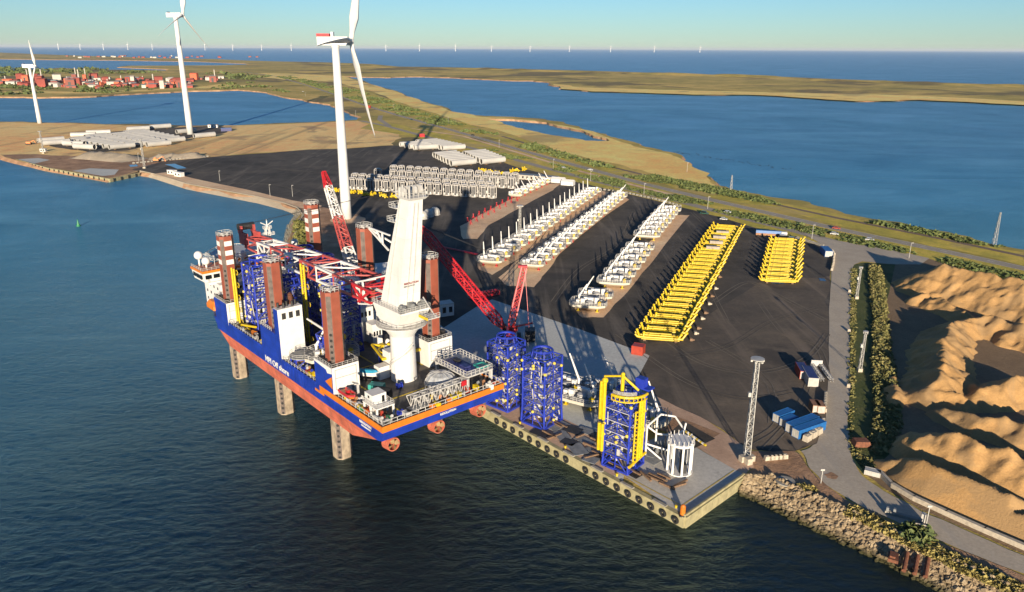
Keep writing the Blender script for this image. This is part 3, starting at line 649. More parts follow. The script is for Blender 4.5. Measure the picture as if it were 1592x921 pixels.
scatter('shrubs', [(980, 262), (1040, 278), (1110, 291), (1200, 311), (1300, 331), (1400, 350), (1500, 371), (1592, 392), (1592, 398), (1500, 378), (1400, 357), (1300, 338), (1200, 318), (1100, 300), (1040, 290), (970, 275)], 800, 2.2, .34, 10, L_dark, 4, 1.0, 'dark green shrubs along the lagoon shore', -.1, .02)
scatter('shrubs', [(760, 232), (850, 252), (960, 280), (1100, 315), (1200, 340), (1300, 362), (1400, 386), (1500, 407), (1592, 428), (1592, 442), (1500, 420), (1420, 400), (1300, 373), (1200, 351), (1100, 327), (960, 291), (850, 262), (760, 240)], 1500, 1.5, .36, 10, L_dark, 6, .8, 'dark green shrubs on the verge between highway and yard', .02, .03)
scatter('hedge_shrubs', [(1352, 414), (1366, 414), (1373, 440), (1377, 500), (1386, 560), (1397, 620), (1397, 660), (1386, 700), (1362, 708), (1356, 680), (1362, 620), (1357, 560), (1360, 500), (1352, 440)], 2300, 1.15, 1.0, 26, L_hedge, 8, .27, 'long green hedge on the bank beside the yard road')
scatter('bank_plants', [(1323, 420), (1331, 416), (1330, 500), (1327, 600), (1326, 680), (1345, 715), (1366, 712), (1350, 735), (1322, 703), (1320, 600), (1322, 500)], 420, .8, .5, 12, L_hedge, 9, .25, 'low green plants along the edge of the yard road')
scatter('shore_grass', [(1240, 752), (1330, 790), (1400, 826), (1500, 872), (1592, 914), (1592, 934), (1500, 890), (1400, 842), (1330, 806), (1260, 776)], 1500, .8, .8, 12, L_gold, 10, .3, 'yellow dry grass along the top of the armour rocks', -.2, .08)
scatter('shore_bushes', [(1405, 826), (1425, 820), (1448, 830), (1452, 848), (1430, 852), (1408, 842)], 60, 1.6, 1.0, 30, L_dark, 12, .4, 'green bushes beside the shore track')
scatter('mole_plants', [(462, 345), (478, 350), (476, 400), (470, 430), (456, 425), (458, 380)], 380, 2, .6, 14, L_oliv, 13, .8, 'green plants growing behind the mole rocks')
scatter('marsh_plants', [(-100, 105), (100, 106), (300, 112), (420, 118), (400, 130), (300, 112), (100, 118), (-100, 120)], 230, 20, .2, 8, L_dark, 14, 8, 'dark bushes in the marsh near the factory', 0, .003)
scatter('shrubs', [(0, 128), (150, 131), (300, 134), (390, 128), (480, 150), (520, 160), (400, 138), (280, 140), (140, 147), (0, 148)], 260, 8, .4, 8, L_dark, 15, 4, 'dark bushes along the bay shore by the factory', -.05, .008)
# ------------------------------------------------------------------ JACK-UP VESSEL
ves = thing('jackup_vessel', 'blue and red six-legged jack-up ship raised above the water beside the quay', 'jack-up ship', VO, VA)
V0, V1, DZ = -3.7, 37.2, 22.0
def hull_poly(inset, us, bow):
    c = (V0+V1)/2; a0, a1 = V0+inset, V1-inset
    return [(us, a0), (us, a1), (bow+24, a1), (bow+10, a1-5), (bow+2, a1-13), (bow, c), (bow+2, a0+13), (bow+10, a0+5), (bow+24, a0)]
h = MB().use(M_hullb)
h.prism(hull_poly(0, 67, -68), 18.4, DZ, top=hull_poly(0, 67.4, -71))
h.prism(hull_poly(0, 64.5, -67), 17.8, 18.395, top=hull_poly(0, 66.98, -68), bot=False)
h.use(M_hullr).prism(hull_poly(.8, 50, -60), 13.0, 17.795, top=hull_poly(.01, 64.4, -67))
hull = h.build('hull', None, ves)
d = MB(); d.prism(hull_poly(.35, 66.8, -70), DZ, DZ+.05); deck = d.build('deck', M_deck, ves)
y = MB(); z = DZ+.08
for (x0, y0, x1, y1) in ((10, 5.5, 62, 5.5), (10, 28, 40, 28), (30, 5.5, 30, 28), (12, 17, 30, 17), (46, 28, 62, 28), (54, 6, 54, 28)):
    L = math.hypot(x1-x0, y1-y0); y.box((x0+x1)/2, (y0+y1)/2, z, L if x1 > x0 else .55, L if y1 > y0 else .55, .03)
y.build('deck_marking', paint('deck yellow', (.50, .36, .03), .7, .3, 1), ves)
# bulwark, orange stripe and rails
b = MB(); b.b2(34, 67.5, V0-.12, V0+.1, 21.0, 22.75); b.b2(67.4, 67.62, V0-.12, V1+.1, 21.0, 22.75); b.b2(45, 67.5, V1-.1, V1+.12, 21.0, 22.75)
b.b2(31, 36.5, V0-.125, V0+.08, 20.2, 20.98); b.build('bulwark', M_org, ves)
b = MB(); b.b2(-33, -5, V0, V0+.15, DZ+.05, 23.1); b.b2(9.4, 32, V0, V0+.15, DZ+.05, 22.9); b.b2(-33, 32, V1-.15, V1, DZ+.05, 23.1); b.build('side_plating', M_hullb, ves)
b = MB(); b.rail([(-33, V0+.2, 23.1), (-5, V0+.2, 23.1)], 1.0, .1, 2.0); b.build('railing', M_white2, ves); b = MB(); b.rail([(9.6, V0+.2, 22.9), (32, V0+.2, 22.9)], 1.0, .1, 2); b.build('railing', M_white2, ves); b = MB(); b.rail([(44, V0+.5, DZ), (67, V0+.5, DZ), (67, V1-.5, DZ), (44, V1-.5, DZ)], 1.9, .14, 2.2)
b.build('railing', M_white2, ves)
fr = MB()
for k in range(11): fr.b2(10.5+k*2.0, 11.1+k*2.0, V0-.14, V0-.02, 18.2, 22.4)
fr.build('fender_strip', M_hullb, ves)
sw = MB()
for k in range(42): sw.b2(-50+k*2.7, -49.2+k*2.7, V0-.02, V0+.08, 17.6, 17.95)
def text(name, body, size, loc, rot, mat, parent, ext=.03, sx=1):
    c = bpy.data.curves.new(name, 'FONT'); c.body = body; c.size = size; c.extrude = ext; c.align_x = 'LEFT'
    c.offset = .02*size; o = bpy.data.objects.new(name, c); C.objects.link(o); o.rotation_euler = rot; o.location = loc; o.scale = (sx, 1, 1)
    c.materials.append(mat); bpy.context.view_layer.update()
    me = bpy.data.meshes.new_from_object(o.evaluated_get(bpy.context.evaluated_depsgraph_get())); o2 = bpy.data.objects.new(name, me); C.objects.link(o2)
    o2.rotation_euler = rot; o2.location = loc; o2.scale = (sx, 1, 1); o2.parent = parent; bpy.data.objects.remove(o); o2.name = name; return o2
text('hull_lettering', 'MPI Off shore', 2.75, (-3.2, V0-.16, 18.6), (R(90), 0, 0), M_white, hull, sx=1.08)
text('hull_lettering', 'RESOLUTION', 1.0, (56.0, V0-.1, 19.9), (R(90), 0, 0), M_white, hull)
text('hull_lettering', 'MIDDLESBROUGH', .6, (56.8, V0-.1, 19.1), (R(90), 0, 0), M_white, hull)
text('hull_lettering', 'RESOLUTION', .9, (67.5, 14.5, 19.9), (R(90), 0, R(90)), M_white, hull)
# thrusters below the stern
for v in (1.5, 16.5, 31.5):
    t = MB(); t.tube((62.8, v, 16.0), (62.8, v, 18.2), .8, 10)
    n = 20
    vs = []
    for x, r in ((-1.3, 2.2), (1.3, 1.95), (1.3, 1.65), (-1.3, 1.75)):
        for i in range(n): a = 2*math.pi*i/n; vs.append((62.8+x, v+r*math.cos(a), 14.4+r*math.sin(a)))
    t._a(vs, [(j*n+i, j*n+(i+1) % n, ((j+1) % 4)*n+(i+1) % n, ((j+1) % 4)*n+i) for j in range(4) for i in range(n)])
    t.tube((61.0, v, 14.4), (63.8, v, 14.4), .55, 10, .3)
    th = t.build('thruster', M_hullr, ves)
    p = MB()
    for k in range(4):
        a = math.pi/2*k+.4; c, s = math.cos(a), math.sin(a)
        X = 64.15; Z = 14.4
        p._a([(X-.3, v+c*.3-s*.3, Z+s*.3+c*.3), (X+.2, v+c*.3+s*.3, Z+s*.3-c*.3), (X+.25, v+c*1.6+s*.75, Z+s*1.6-c*.75), (X-.3, v+c*1.6-s*.5, Z+s*1.6+c*.5)], [(0, 1, 2, 3), (3, 2, 1, 0)])
    p.build('propeller', paint('bronze', (0.2700, 0.1800, 0.0840), .4, .1), th)
for v in (9.5, 24.5):
    s = MB(); s.prism([(54, v-.3), (60, v-.1), (60, v+.1), (54, v+.3)], 16, 18.3, top=[(52, v-.5), (62, v-.2), (62, v+.2), (52, v+.5)]); s.build('skeg', M_hullr, ves)
# legs
HL, CF = 2.45, 1.15
oct8 = [(HL, -HL+CF), (HL, HL-CF), (HL-CF, HL), (-HL+CF, HL), (-HL, HL-CF), (-HL, -HL+CF), (-HL+CF, -HL), (HL-CF, -HL)]
def leg(u, v, top, bands):
    m = MB().use(M_legd).prism([(u+x, v+y) for x, y in oct8], -6, 14); m.use(M_legr).prism([(u+x, v+y) for x, y in oct8], 14.0, top)
    lg = m.build('leg', None, ves)
    r = MB()
    for sx in (-1, 1):
        for sy in (-1, 1):
            c = HL-CF/2; L = CF*1.414
            r.box(u+sx*c, v+sy*c, (top-1)/2+.2, L*.86, .14, top-1.4, math.atan2(sy, sx)+math.pi/2)
    r.build('rack', M_rack, lg)
    hp = MB()
    zz = .8
    while zz < top-(11 if bands else 12):
        for sx, sy in ((1, -1), (-1, 1), (-1, -1), (1, 1)):
            c = HL-CF/2+.05; hp.tube((u+sx*(c-.1), v+sy*(c-.1), zz), (u+sx*(c+.06), v+sy*(c+.06), zz), .42, 8)
        zz += 1.75
    hp.build('pin_holes', M_black, lg)
    if bands:
        for k in range(3):
            z0 = top-3.4-k*3.3
            for q in ((u+HL, u+HL+.03, v-HL+CF, v+HL-CF, z0, z0+1.7), (u-HL+CF, u+HL-CF, v-HL-.03, v-HL, z0, z0+1.7), (u-HL-.03, u-HL, v-HL+CF, v+HL-CF, z0, z0+1.7), (u-HL+CF, u+HL-CF, v+HL, v+HL+.03, z0, z0+1.7)):
                w = MB(); w.b2(*q); w.build('white_band', M_white, lg)
    r = MB(); rr = [(u+x*.98, v+y*.98, top) for x, y in oct8]; r.rail(rr, 1.3, .13, 1.0, close=True)
    for i in range(4): r.box(u-1.2+i*.8, v+(-1)**i*.8, top+.4, .7, .7, .8)
    r.ring((u, v, top+.6), 1.6, .12, 10)
    r.build('leg_top_railing', M_white2, lg)
tops = {(-37.5, 0): 53.2, (0, 0): 51.8, (37.5, 0): 51.5, (-37.5, 1): 59.8, (0, 1): 57.6, (37.5, 1): 54.8}
for (u, s), tp in tops.items(): leg(u, .1+33.3*s, tp, u < -30)
# jacking houses
def house(name, u0, u1, v0, v1, z1, side, mside=None):
    m = MB().use(M_white); m.b2(u0, u1, v0, v1, DZ+.05, z1)
    if mside: m.use(mside).b2(u0-.02, u1-.02, v0-.06, v0-.002, 17.9, z1-.05)
    o = m.build(name, None, ves)
    t = MB().use(M_dark); t.b2(u0+.3, u1-.3, v0+.3, v1-.3, z1, z1+.06); rnd = random.Random(int(u0*7))
    for _ in range(16):
        x = rnd.uniform(u0+.6, u1-.6); yy = rnd.choice([rnd.uniform(v0+.4, v0+1.4), rnd.uniform(v1-1.4, v1-.4)]); t.box(x, yy, z1+.5, .7, .7, rnd.uniform(.6, 1.4))
    t.build('jacking_gear', None, o)
    r = MB(); r.rail([(u0+.1, v0+.1, z1), (u1-.1, v0+.1, z1), (u1-.1, v1-.1, z1), (u0+.1, v1-.1, z1)], 1.1, .09, 1.6, close=True); r.build('railing', M_white2, o)
    g = MB(); x = u1+.03
    for yy in (v0+.9, v1-.9): g.b2(x, x+.06, yy-.06, yy+.06, DZ+2, z1-.8)
    for zz in (DZ+2, z1-.8, (DZ+z1)/2+1): g.b2(x, x+.06, v0+.9, v1-.9, zz-.06, zz+.06)
    g.b2(x, x+.08, v1-2.6, v1-1.8, DZ+.2, DZ+1.7); g.build('panel_trim', M_grey, o)
    return o
house('jacking_house', -44.3, -33.2, V0, 4.7, 30.0, 1, M_hullb)
h3 = house('jacking_house', 31.8, 42.2, V0, 4.7, 30.6, 1, M_hullb)
m = MB().use(M_org)
m._a([(42.0, V0-.1, 28.0), (42.0, V0-.1, 24.2), (37.8, V0-.1, 25.4)], [(0, 2, 1)]); m.build('orange_emblem', None, h3)
m = MB(); m._a([(31.8, V0-.11, 30.6), (42.2, V0-.11, 30.6), (42.2, V0-.11, 28.9), (39.5, V0-.11, 28.4), (38.8, V0-.11, 29.3), (31.8, V0-.11, 29.9)], [(0, 5, 4, 3, 2, 1)]); m.build('white_panel', M_white, h3)
m = MB().use(M_hullb); m.b2(-5.0, 6.3, V0, 4.4, DZ+.05, 30.4); m.b2(-5.02, 6.28, V0-.06, V0-.002, 17.9, 30.4); m.build('jacking_house', None, ves)
m = MB(); m.rail([(-5, V0+.2, 30.4), (3, V0+.2, 30.4)], 1.2, .12, 1.3); m.build('railing', M_white2, ves)
m = MB().use(M_white); m.b2(6.4, 9.4, V0, 4.4, DZ+.05, 39.0); m.use(M_hullb).b2(6.38, 9.38, V0-.06, V0-.002, 17.9, 38.9)
fun = m.build('funnel_casing', None, ves)
w = MB()
for k in range(3): w = MB(); w.b2(9.3, 9.44, -2.4+k*2.3, -1.1+k*2.3, 35.6, 37.6); w.build('louvre', M_dark, fun)
w = MB(); w.b2(6.6, 9.2, V0+.2, 4.2, 39.0, 39.1)
for k in range(5):
    w = MB(); w.tube((7.4+(k % 2)*.9, -2.5+k*1.4, 39), (7.4+(k % 2)*.9, -2.5+k*1.4, 40.6), .4, 8); w.build('exhaust_pipe', M_dark, fun)
w = MB(); pts = [(3+2.6*math.cos(a/10*math.pi), 2+2.2*math.sin(a/10*math.pi)*0+a*.35, 38.5+2.3*math.sin(a/10*math.pi)) for a in range(11)]
for a, b2_ in zip(pts, pts[1:]): w.tube(a, b2_, .75, 8)
w.build('exhaust_duct', M_rust, fun)
house('jacking_house', -44.3, -33.2, 28.8, V1, 30.0, 1)
house('jacking_house', -5, 6.4, 28.8, V1, 30.0, 1)
house('jacking_house', 32.0, 43.0, 28.2, V1, 30.3, 1)
# tall white crane-side houses amidships, starboard
m = MB().use(M_white); m.b2(-2, 11, 23.5, 28.6, DZ+.05, 33.5); m.b2(11.02, 16, 25, 28.6, DZ+.05, 29)
mh = m.build('deck_house', None, ves); w = MB()
for k in range(3):
    for q in ((11.0, 11.06, 24.0+k*1.4, 24.8+k*1.4, 30.5, 32.2), (15.99, 16.05, 25.4+k*1.05, 26.0+k*1.05, 25, 26.6)): w = MB(); w.b2(*q); w.build('window', M_glass, mh)
# bow superstructure and bridge
m = MB().use(M_white); m.b2(-62, -46, -.5, 34, DZ+.05, 33.0); m.b2(-60.5, -50, -3.0, 36.5, 32.6, 33.6); m.b2(-46, -45.9, 2, 32, 23, 31)
sup = m.build('superstructure', None, ves)
w = MB()
for lv in range(3):
    for q in [(-45.88, -45.82, 4+k*2.4, 4.9+k*2.4, 24.6+lv*3, 25.6+lv*3) for k in range(11)]+[(-60+k*3.6, -59.1+k*3.6, -.57, -.5, 24.6+lv*3, 25.6+lv*3) for k in range(4)]:
        w = MB(); w.b2(*q); w.build('window', M_glass, sup)
m = MB().use(M_white)
m.prism([(-60, -4.5), (-51, -4.0), (-51, 37), (-60, 37.5)], 33.6, 37.0, top=[(-61, -5), (-50.6, -4.5), (-50.6, 37.5), (-61, 38)])
m.use(M_org).prism([(-61.2, -5.2), (-50.4, -4.7), (-50.4, 37.7), (-61.2, 38.2)], 37.005, 37.9)
wh = m.build('wheelhouse', None, ves)
w = MB()
for q in [(-50.72, -2.6+k*2.95, 35.5, .25, 2.2, 1.5) for k in range(14)]+[(-58.6+k*3, -4.78, 35.5, 2.2, .25, 1.5) for k in range(3)]: w = MB(); w.box(*q); w.build('window', M_glass, wh)
r = MB(); r.rail([(-60.5, -5, 37.9), (-50.6, -4.5, 37.9), (-50.6, 37, 37.9)], 1.1, .1, 1.6); r.rail([(-61, -3, 33.6), (-50, -3, 33.6)], 1.1, .1, 1.5)
for k in range(9): r.tube((-57+k*.8, -2+k*1.9, 37.9), (-57+k*.8, -2+k*1.9, 39.6+(k % 3)*1.2), .12, 5)
r.build('railing', M_white2, wh)
for (x, yy, zz, rr) in ((-59, -2.5, 42.0, 1.6), (-54.5, -1.6, 40.6, 1.5), (-53.5, 8.0, 42.6, 1.35), (-56, 13, 40.6, 1.3), (-56, 34, 41.5, 1.5)):
    b = MB(); b.ball((x, yy, zz), rr, 14, 8); b.tube((x, yy, 37.9), (x, yy, zz-rr*.8), .35, 8); b.build('radome', M_white, wh, smooth=True)
# signal mast
m = MB(); mx, my = -49, 20.5
m.lattice((mx, my, 37.9), (mx, my, 51), 2.6, 1.2, 7, .22)
for z0, L in ((42, 5), (45, 6), (48, 5), (50.5, 3)):
    m.box(mx, my, z0, 1.2, L, .2); m.box(mx, my, z0, L*.7, 1.0, .2); m.rail([(mx-.6, my-L/2, z0), (mx+.6, my-L/2, z0), (mx+.6, my+L/2, z0), (mx-.6, my+L/2, z0)], .9, .09, 1.2, close=True)
m.tube((mx, my, 51), (mx, my, 54), .2, 6); m.tube((mx, my-2.4, 53), (mx, my, 51.6), .18, 5); m.tube((mx, my+2.4, 53), (mx, my, 51.6), .18, 5)
m.build('signal_mast', M_white, ves)
# helideck over the bow
m = MB(); hc = (-68, 15)
o8 = [(hc[0]+10*math.cos(R(22.5+45*k)), hc[1]+10*math.sin(R(22.5+45*k))) for k in range(8)]
m.prism(o8, 38.2, 38.7)
for a, b_ in zip(o8, o8[1:]+o8[:1]): m.bar((a[0], a[1], 38.2), (hc[0]+(a[0]-hc[0])*1.1, hc[1]+(a[1]-hc[1])*1.1, 39), .15)
o9 = [(hc[0]+(x-hc[0])*1.1, hc[1]+(y_-hc[1])*1.1, 38.9) for x, y_ in o8]
m.rail(o9, .3, .12, 2, close=True)
for k in range(6): m.bar((-60, 2+k*5, 24+k % 2), (hc[0]+(k-2.5)*2.2, hc[1]+(-6, 6)[k % 2], 38.2), .35)
m.lattice((-76, 5, 37), (-60, 12, 37), 2, 2, 8, .2)
m.build('helideck', M_white2, ves)
# lifeboats in the shoulder of the bow
for v in (-2.9, 36.4):
    b = MB(); b.prism([(-52, v-1.2), (-45.5, v-1.2), (-44.5, v), (-45.5, v+1.2), (-52, v+1.2), (-53, v)], 24.2, 25.6)
    b.prism([(-52, v-1.2), (-45.5, v-1.2), (-44.5, v), (-45.5, v+1.2), (-52, v+1.2), (-53, v)], 25.605, 27.2, top=[(-50.6, v-.6), (-47, v-.6), (-46.5, v), (-47, v+.6), (-50.6, v+.6), (-51, v)])
    b.build('lifeboat', M_org, ves)
# boom rest with its red crutch
m = MB(); bx, by = -49, 12.5
for sx in (-3, 3):
    for sy in (-4.5, 4.5): m.bar((bx+sx, by+sy, 33), (bx+sx*.7, by+sy*.8, 42.5), .55)
for z0 in (33.6, 38, 42): 
    for sy in (-4, 4): m.bar((bx-2.6, by+sy, z0), (bx+2.6, by+sy, z0+3 if z0 < 42 else z0), .3)
    for sx in (-2.6, 2.6): m.bar((bx+sx, by-4, z0), (bx+sx, by+4, z0+3 if z0 < 42 else z0), .3)
m.build('boom_rest', M_white, ves)

# ---- main crane
CU, CV = 44.2, 18.4
crane = MB().use(M_cranew)
crane.lathe((CU, CV, 0), [(3.9, DZ+.06), (3.6, 33), (3.7, 36), (5.6, 38.8), (7.0, 39.3)], 32)
ped = crane.build('crane_pedestal', None, ves, smooth=False)
m = MB(); m.lathe((CU, CV, 0), [(4.3, 39.31), (7.4, 39.4), (7.4, 39.7), (5.0, 39.7)], 32)
rr = [(CU+7.2*math.cos(R(15*k)), CV+7.2*math.sin(R(15*k)), 39.7) for k in range(24)]; m.rail(rr, 1.3, .12, 1.6, close=True)
m.build('walkway_ring', M_white2, ped)
m = MB(); pts = [(CU+(4.0)*math.cos(a), CV+(4.0)*math.sin(a), DZ+1+(a+3.2)*2.9) for a in [x*.15-3.2 for x in range(24)]]
for a, b_ in zip(pts, pts[1:]): m.bar(a, b_, .35); m.bar((a[0]*1.0, a[1], a[2]+1.1), (b_[0], b_[1], b_[2]+1.1), .12)
m.build('spiral_stair', M_white2, ped)
m = MB(); m.b2(CU-7.4, CU-3.7, CV-2.5, CV+.5, DZ+.05, DZ+7.5); m.prism([(CU-6, CV-6.5), (CU-3, CV-6.5), (CU-3, CV-3), (CU-6, CV-3)], DZ+.05, DZ+4); m.build('crane_base_house', M_white, ped)
m = MB().use(M_white)
def frus(u0, u1, v0, v1, z0, U0, U1, W0, W1, z1): m.prism([(u0, v0), (u1, v0), (u1, v1), (u0, v1)], z0, z1, top=[(U0, W0), (U1, W0), (U1, W1), (U0, W1)])
frus(CU-4.8, CU+4.4, CV-4.4, CV+4.4, 39.75, CU-7.3, CU+7.3, CV-4.9, CV+4.9, 44.6)
m.prism([(CU-7.6, CV-5.1), (CU+7.6, CV-5.1), (CU+7.6, CV+5.1), (CU-7.6, CV+5.1)], 44.61, 45.1)
slew = m.build('slewing_platform', None, ves)
r = MB(); r.rail([(CU-7.5, CV-5.0, 45.1), (CU+7.5, CV-5.0, 45.1), (CU+7.5, CV+5.0, 45.1), (CU-7.5, CV+5.0, 45.1)], 1.2, .1, 1.5, close=True); r.build('railing', M_white2, slew)
rnd = random.Random(3); r = MB()
for _ in range(30): r.box(CU+rnd.choice([rnd.uniform(-7, -5.4), rnd.uniform(5.0, 7)]), CV+rnd.uniform(-4.5, 4.5), 45.1+rnd.uniform(.4, 1), rnd.uniform(.5, 1.6), rnd.uniform(.5, 1.6), rnd.uniform(.8, 2.2))
r.build('winch_gear', M_grey, slew)
r = MB(); r.b2(CU+7.6, CU+12, CV+1, CV+5, 43.2, 43.5); r.rail([(CU+7.6, CV+1, 43.5), (CU+12, CV+1, 43.5), (CU+12, CV+5, 43.5)], 1.2, .1, 1.3); r.bar((CU+11.5, CV+4, 43.2), (CU+6, CV+3.6, 48), .25)
r.build('side_platform', M_white2, slew)
r = MB(); r.b2(CU+7.7, CU+11.9, CV+.7, CV+.95, 43.1, 43.9); r.build('platform_edge', M_yel, slew)
m = MB().use(M_cranew); frus(CU-5.0, CU+4.2, CV-3.7, CV+3.7, 45.15, CU+5.0, CU+9.6, CV-2.2, CV+2.2, 76.8)
frus(CU+4.7, CU+10.2, CV-2.5, CV+2.5, 76.82, CU+4.3, CU+11.0, CV-3.1, CV+3.1, 77.6)
tower = m.build('crane_tower', None, ves)
w = MB()
for k in range(4):
    yv = CV-2.7+k*1.8; w.tube((CU+7.2, yv-.45, 79.0), (CU+7.2, yv+.45, 79.0), 1.35, 16)
w.build('sheave', M_white2, tower)
r = MB(); r.rail([(CU+4.4, CV-3.0, 77.6), (CU+10.9, CV-3.0, 77.6), (CU+10.9, CV+3.0, 77.6), (CU+4.4, CV+3.0, 77.6)], 1.3, .12, 1.3, close=True)
for k in range(5): r.bar((CU+5+k*1.6, CV-3.2, 77.6), (CU+5+k*1.6, CV-3.2, 81-(k % 2)), .3)
r.build('railing', M_white2, tower)
r = MB()
for k, zz in enumerate((70, 74)):
    xx = CU+(-5.0+(zz-45)*.315)-1.6; r.b2(xx-1, xx+2.4, CV-3.4, CV+1, zz, zz+.2); r.rail([(xx-1, CV-3.4, zz+.2), (xx-1, CV+1, zz+.2)], 1.2, .12, 1.1); r.rail([(xx-1, CV-3.4, zz+.2), (xx+2, CV-3.4, zz+.2)], 1.2, .12, 1.1)
r.bar((CU-1, CV-3.85, 46), (CU+5.6, CV-2.3, 76), .22); r.bar((CU+4.4, CV+1, 46), (CU+9.8, CV+.6, 76), .18); r.bar((CU+4.4, CV-1, 46), (CU+9.8, CV-.6, 76), .18); r.build('ladder_platform', M_white2, tower)
r = MB()
for a, b_ in (((CU-2, CV-2, 61), (CU-12, CV-2, 65.5)), ((CU-1, CV-2, 65.5), (CU-12, CV-2, 65.8)), ((CU-2, CV+2, 61), (CU-12, CV-2, 65.5)), ((CU-5, CV-2, 65.6), (CU-5, CV-2, 62.3)), ((CU-8, CV-2, 65.6), (CU-5, CV-2, 62.3))): r.bar(a, b_, .4)
r.build('outrigger', M_white, tower)
text('tower_lettering', 'RESOLUTION', .8, (CU+5.75, CV-2.4, 52.6), (R(90), 0, R(90)), paint('lettering red', (.22, .03, .03), .6), tower, .03)
text('tower_lettering', 'RESOLUTION', .6, (CU+5.6, CV-2.4, 51.8), (R(90), 0, R(90)), M_grey, tower, .03)
# boom: an A-shaped twin leg lattice, banded red and white, lying forward on the rest
def banded(m, p, q, w0, w1, n, t, mats, **k):
    p, q = Vector(p), Vector(q); s = len(mats)
    for i in range(s):
        a, b_ = i/s, (i+1)/s; m.use(mats[i]); m.lattice(p.lerp(q, a), p.lerp(q, b_), w0+(w1-w0)*a, w0+(w1-w0)*b_, n, t, **k)
bm = MB()
M_boomr = paint('boom red', (0.3600, 0.0600, 0.0540), .5, .15, .5, .4, thr=.6)
foot, tip = Vector((CU-7.0, CV, 46.6)), Vector((-49, 14.2, 46.6))
pat = [M_red, M_boomr, M_white, M_boomr, M_white, M_boomr, M_white, M_boomr]
n = len(pat)
def bw(f): return 11.5-6.0*f
for i in range(n):
    a, b_ = foot.lerp(tip, i/n), foot.lerp(tip, (i+1)/n); bm.use(pat[i])
    bm.lattice(a, b_, bw(i/n), bw((i+1)/n), 1 if i % 3 else 2, .66, d=.42, h0=3.4+1.2*math.sin(i/n*math.pi), h1=3.4+1.2*math.sin((i+1)/n*math.pi))
bm.use(M_white); bm.lattice(foot, foot.lerp(tip, .72), .4, .4, 2, .2)
boom = bm.build('crane_boom', None, ves)
r = MB().use(M_boomr)
for s in (-1, 1): r.box(tip.x-1.5, tip.y+s*2.4, 47.6, 6, .8, 4.6, R(3)); r.box(tip.x-4, tip.y+s*2.4, 50.6, 3.2, .7, 3.0)
r.use(M_dark).tube((tip.x-4.5, tip.y-3, 51.5), (tip.x-4.5, tip.y+3, 51.5), 1.3, 12)
r.build('boom_head', None, boom)
r = MB().use(M_white)
for s in (-1, 1):
    for a, b_ in (((CU-9, CV+s*5.6, 45), (CU-16, CV+s*5.2, 49)), ((CU-16, CV+s*5.2, 49), (CU-5, CV+s*5, 52.5)), ((CU-16, CV+s*5.2, 49), (CU-15, CV+s*5.2, 42.5)), ((CU-15, CV+s*5.2, 42.5), (CU-7, CV+s*5.4, 44.5)), ((CU-12, CV+s*5.2, 50), (CU-11, CV+s*5.2, 44)), ((CU-16, CV+s*5.2, 49), (CU-11, CV+s*5.2, 44))): r.bar(a, b_, .42)
r.bar((CU-16, CV-5.2, 49), (CU-16, CV+5.2, 49), .4); r.bar((CU-15, CV-5.2, 42.5), (CU-15, CV+5.2, 42.5), .4)
r.build('boom_foot_frame', None, boom)
r = MB().use(M_red); tp = foot+Vector((-9, 0, 2))
for s in (-1, 1): r.bar((foot.x-1, CV+s*5.5, 48), (foot.x-8, CV+s*5.3, 43.2), .6); r.bar((foot.x-12, CV+s*5, 49), (foot.x-7, CV+s*5.3, 43.2), .5)
r.build('boom_bracket', None, boom)
r = MB()
for s in (-1.2, 1.2): r.tube((tip.x-4.5, tip.y+s, 52.2), (CU+5, CV+s, 79.3), .05, 4)
# bridles from the boom head to the tower
r.build('hoist_cables', M_dark, boom)
# auxiliary crane with steep banded boom
ac = Vector((-7.0, 34.2, 0))
m = MB().use(M_white); m.tube((ac.x, ac.y, 30), (ac.x, ac.y, 36.5), 1.7, 14); m.box(ac.x+1, ac.y, 38, 6, 4, 3.2); m.use(M_red).box(ac.x+2, ac.y, 40.5, 4, 3, 2)
aux = m.build('auxiliary_crane', None, ves)
m = MB(); a0 = Vector((ac.x-1.5, ac.y, 37)); a1 = Vector((-32.5, ac.y+2.5, 72.0)); pm = [M_white, M_white, M_boomr, M_boomr, M_white, M_white]
for i in range(6): m.use(pm[i]).lattice(a0.lerp(a1, i/6*.86), a0.lerp(a1, (i+1)/6*.86), 3.6-.25*i, 3.6-.25*(i+1), 3, .42, d=.22)
m.use(M_red).lattice(a0.lerp(a1, .86), a1, 2.1, .9, 3, .55, d=.4); m.build('lattice_boom', None, aux)
m = MB()
for s in (-.8, .8): m.tube((ac.x+3.5, ac.y+s, 43), (a1.x+1, a1.y+s*.3, a1.z), .07, 4)
m.bar((ac.x+1, ac.y-1, 39), (ac.x+4, ac.y-1, 44), .35); m.bar((ac.x+1, ac.y+1, 39), (ac.x+4, ac.y+1, 44), .35)
m.build('luffing_cables', M_dark, aux)
# stern deck houses and equipment
m = MB().use(M_white); m.b2(55.5, 62.5, -2.2, 3.4, DZ+3.0, DZ+3.3)
for x in (55.8, 59, 62.2):
    for yy in (-1.9, 3.1): m.box(x, yy, DZ+1.5, .45, .45, 3)
m.b2(55.8, 59.8, -1.6, 2.6, DZ+3.3, DZ+6.0); sh = m.build('winch_house', None, ves)
r = MB(); r.rail([(55.6, -2.1, DZ+3.3), (62.4, -2.1, DZ+3.3), (62.4, 3.3, DZ+3.3), (55.6, 3.3, DZ+3.3)], 1.1, .1, 1.4, close=True); r.build('railing', M_white2, sh)
r = MB(); r.box(59.83, 1.6, DZ+4.4, .06, .8, 1.9); r.box(57.8, -1.63, DZ+5.1, .8, .06, .7); r.build('door', M_glass, sh)
m = MB().use(M_white2); m.b2(49, 64.5, 26.2, 35.8, DZ+4.4, DZ+4.8)
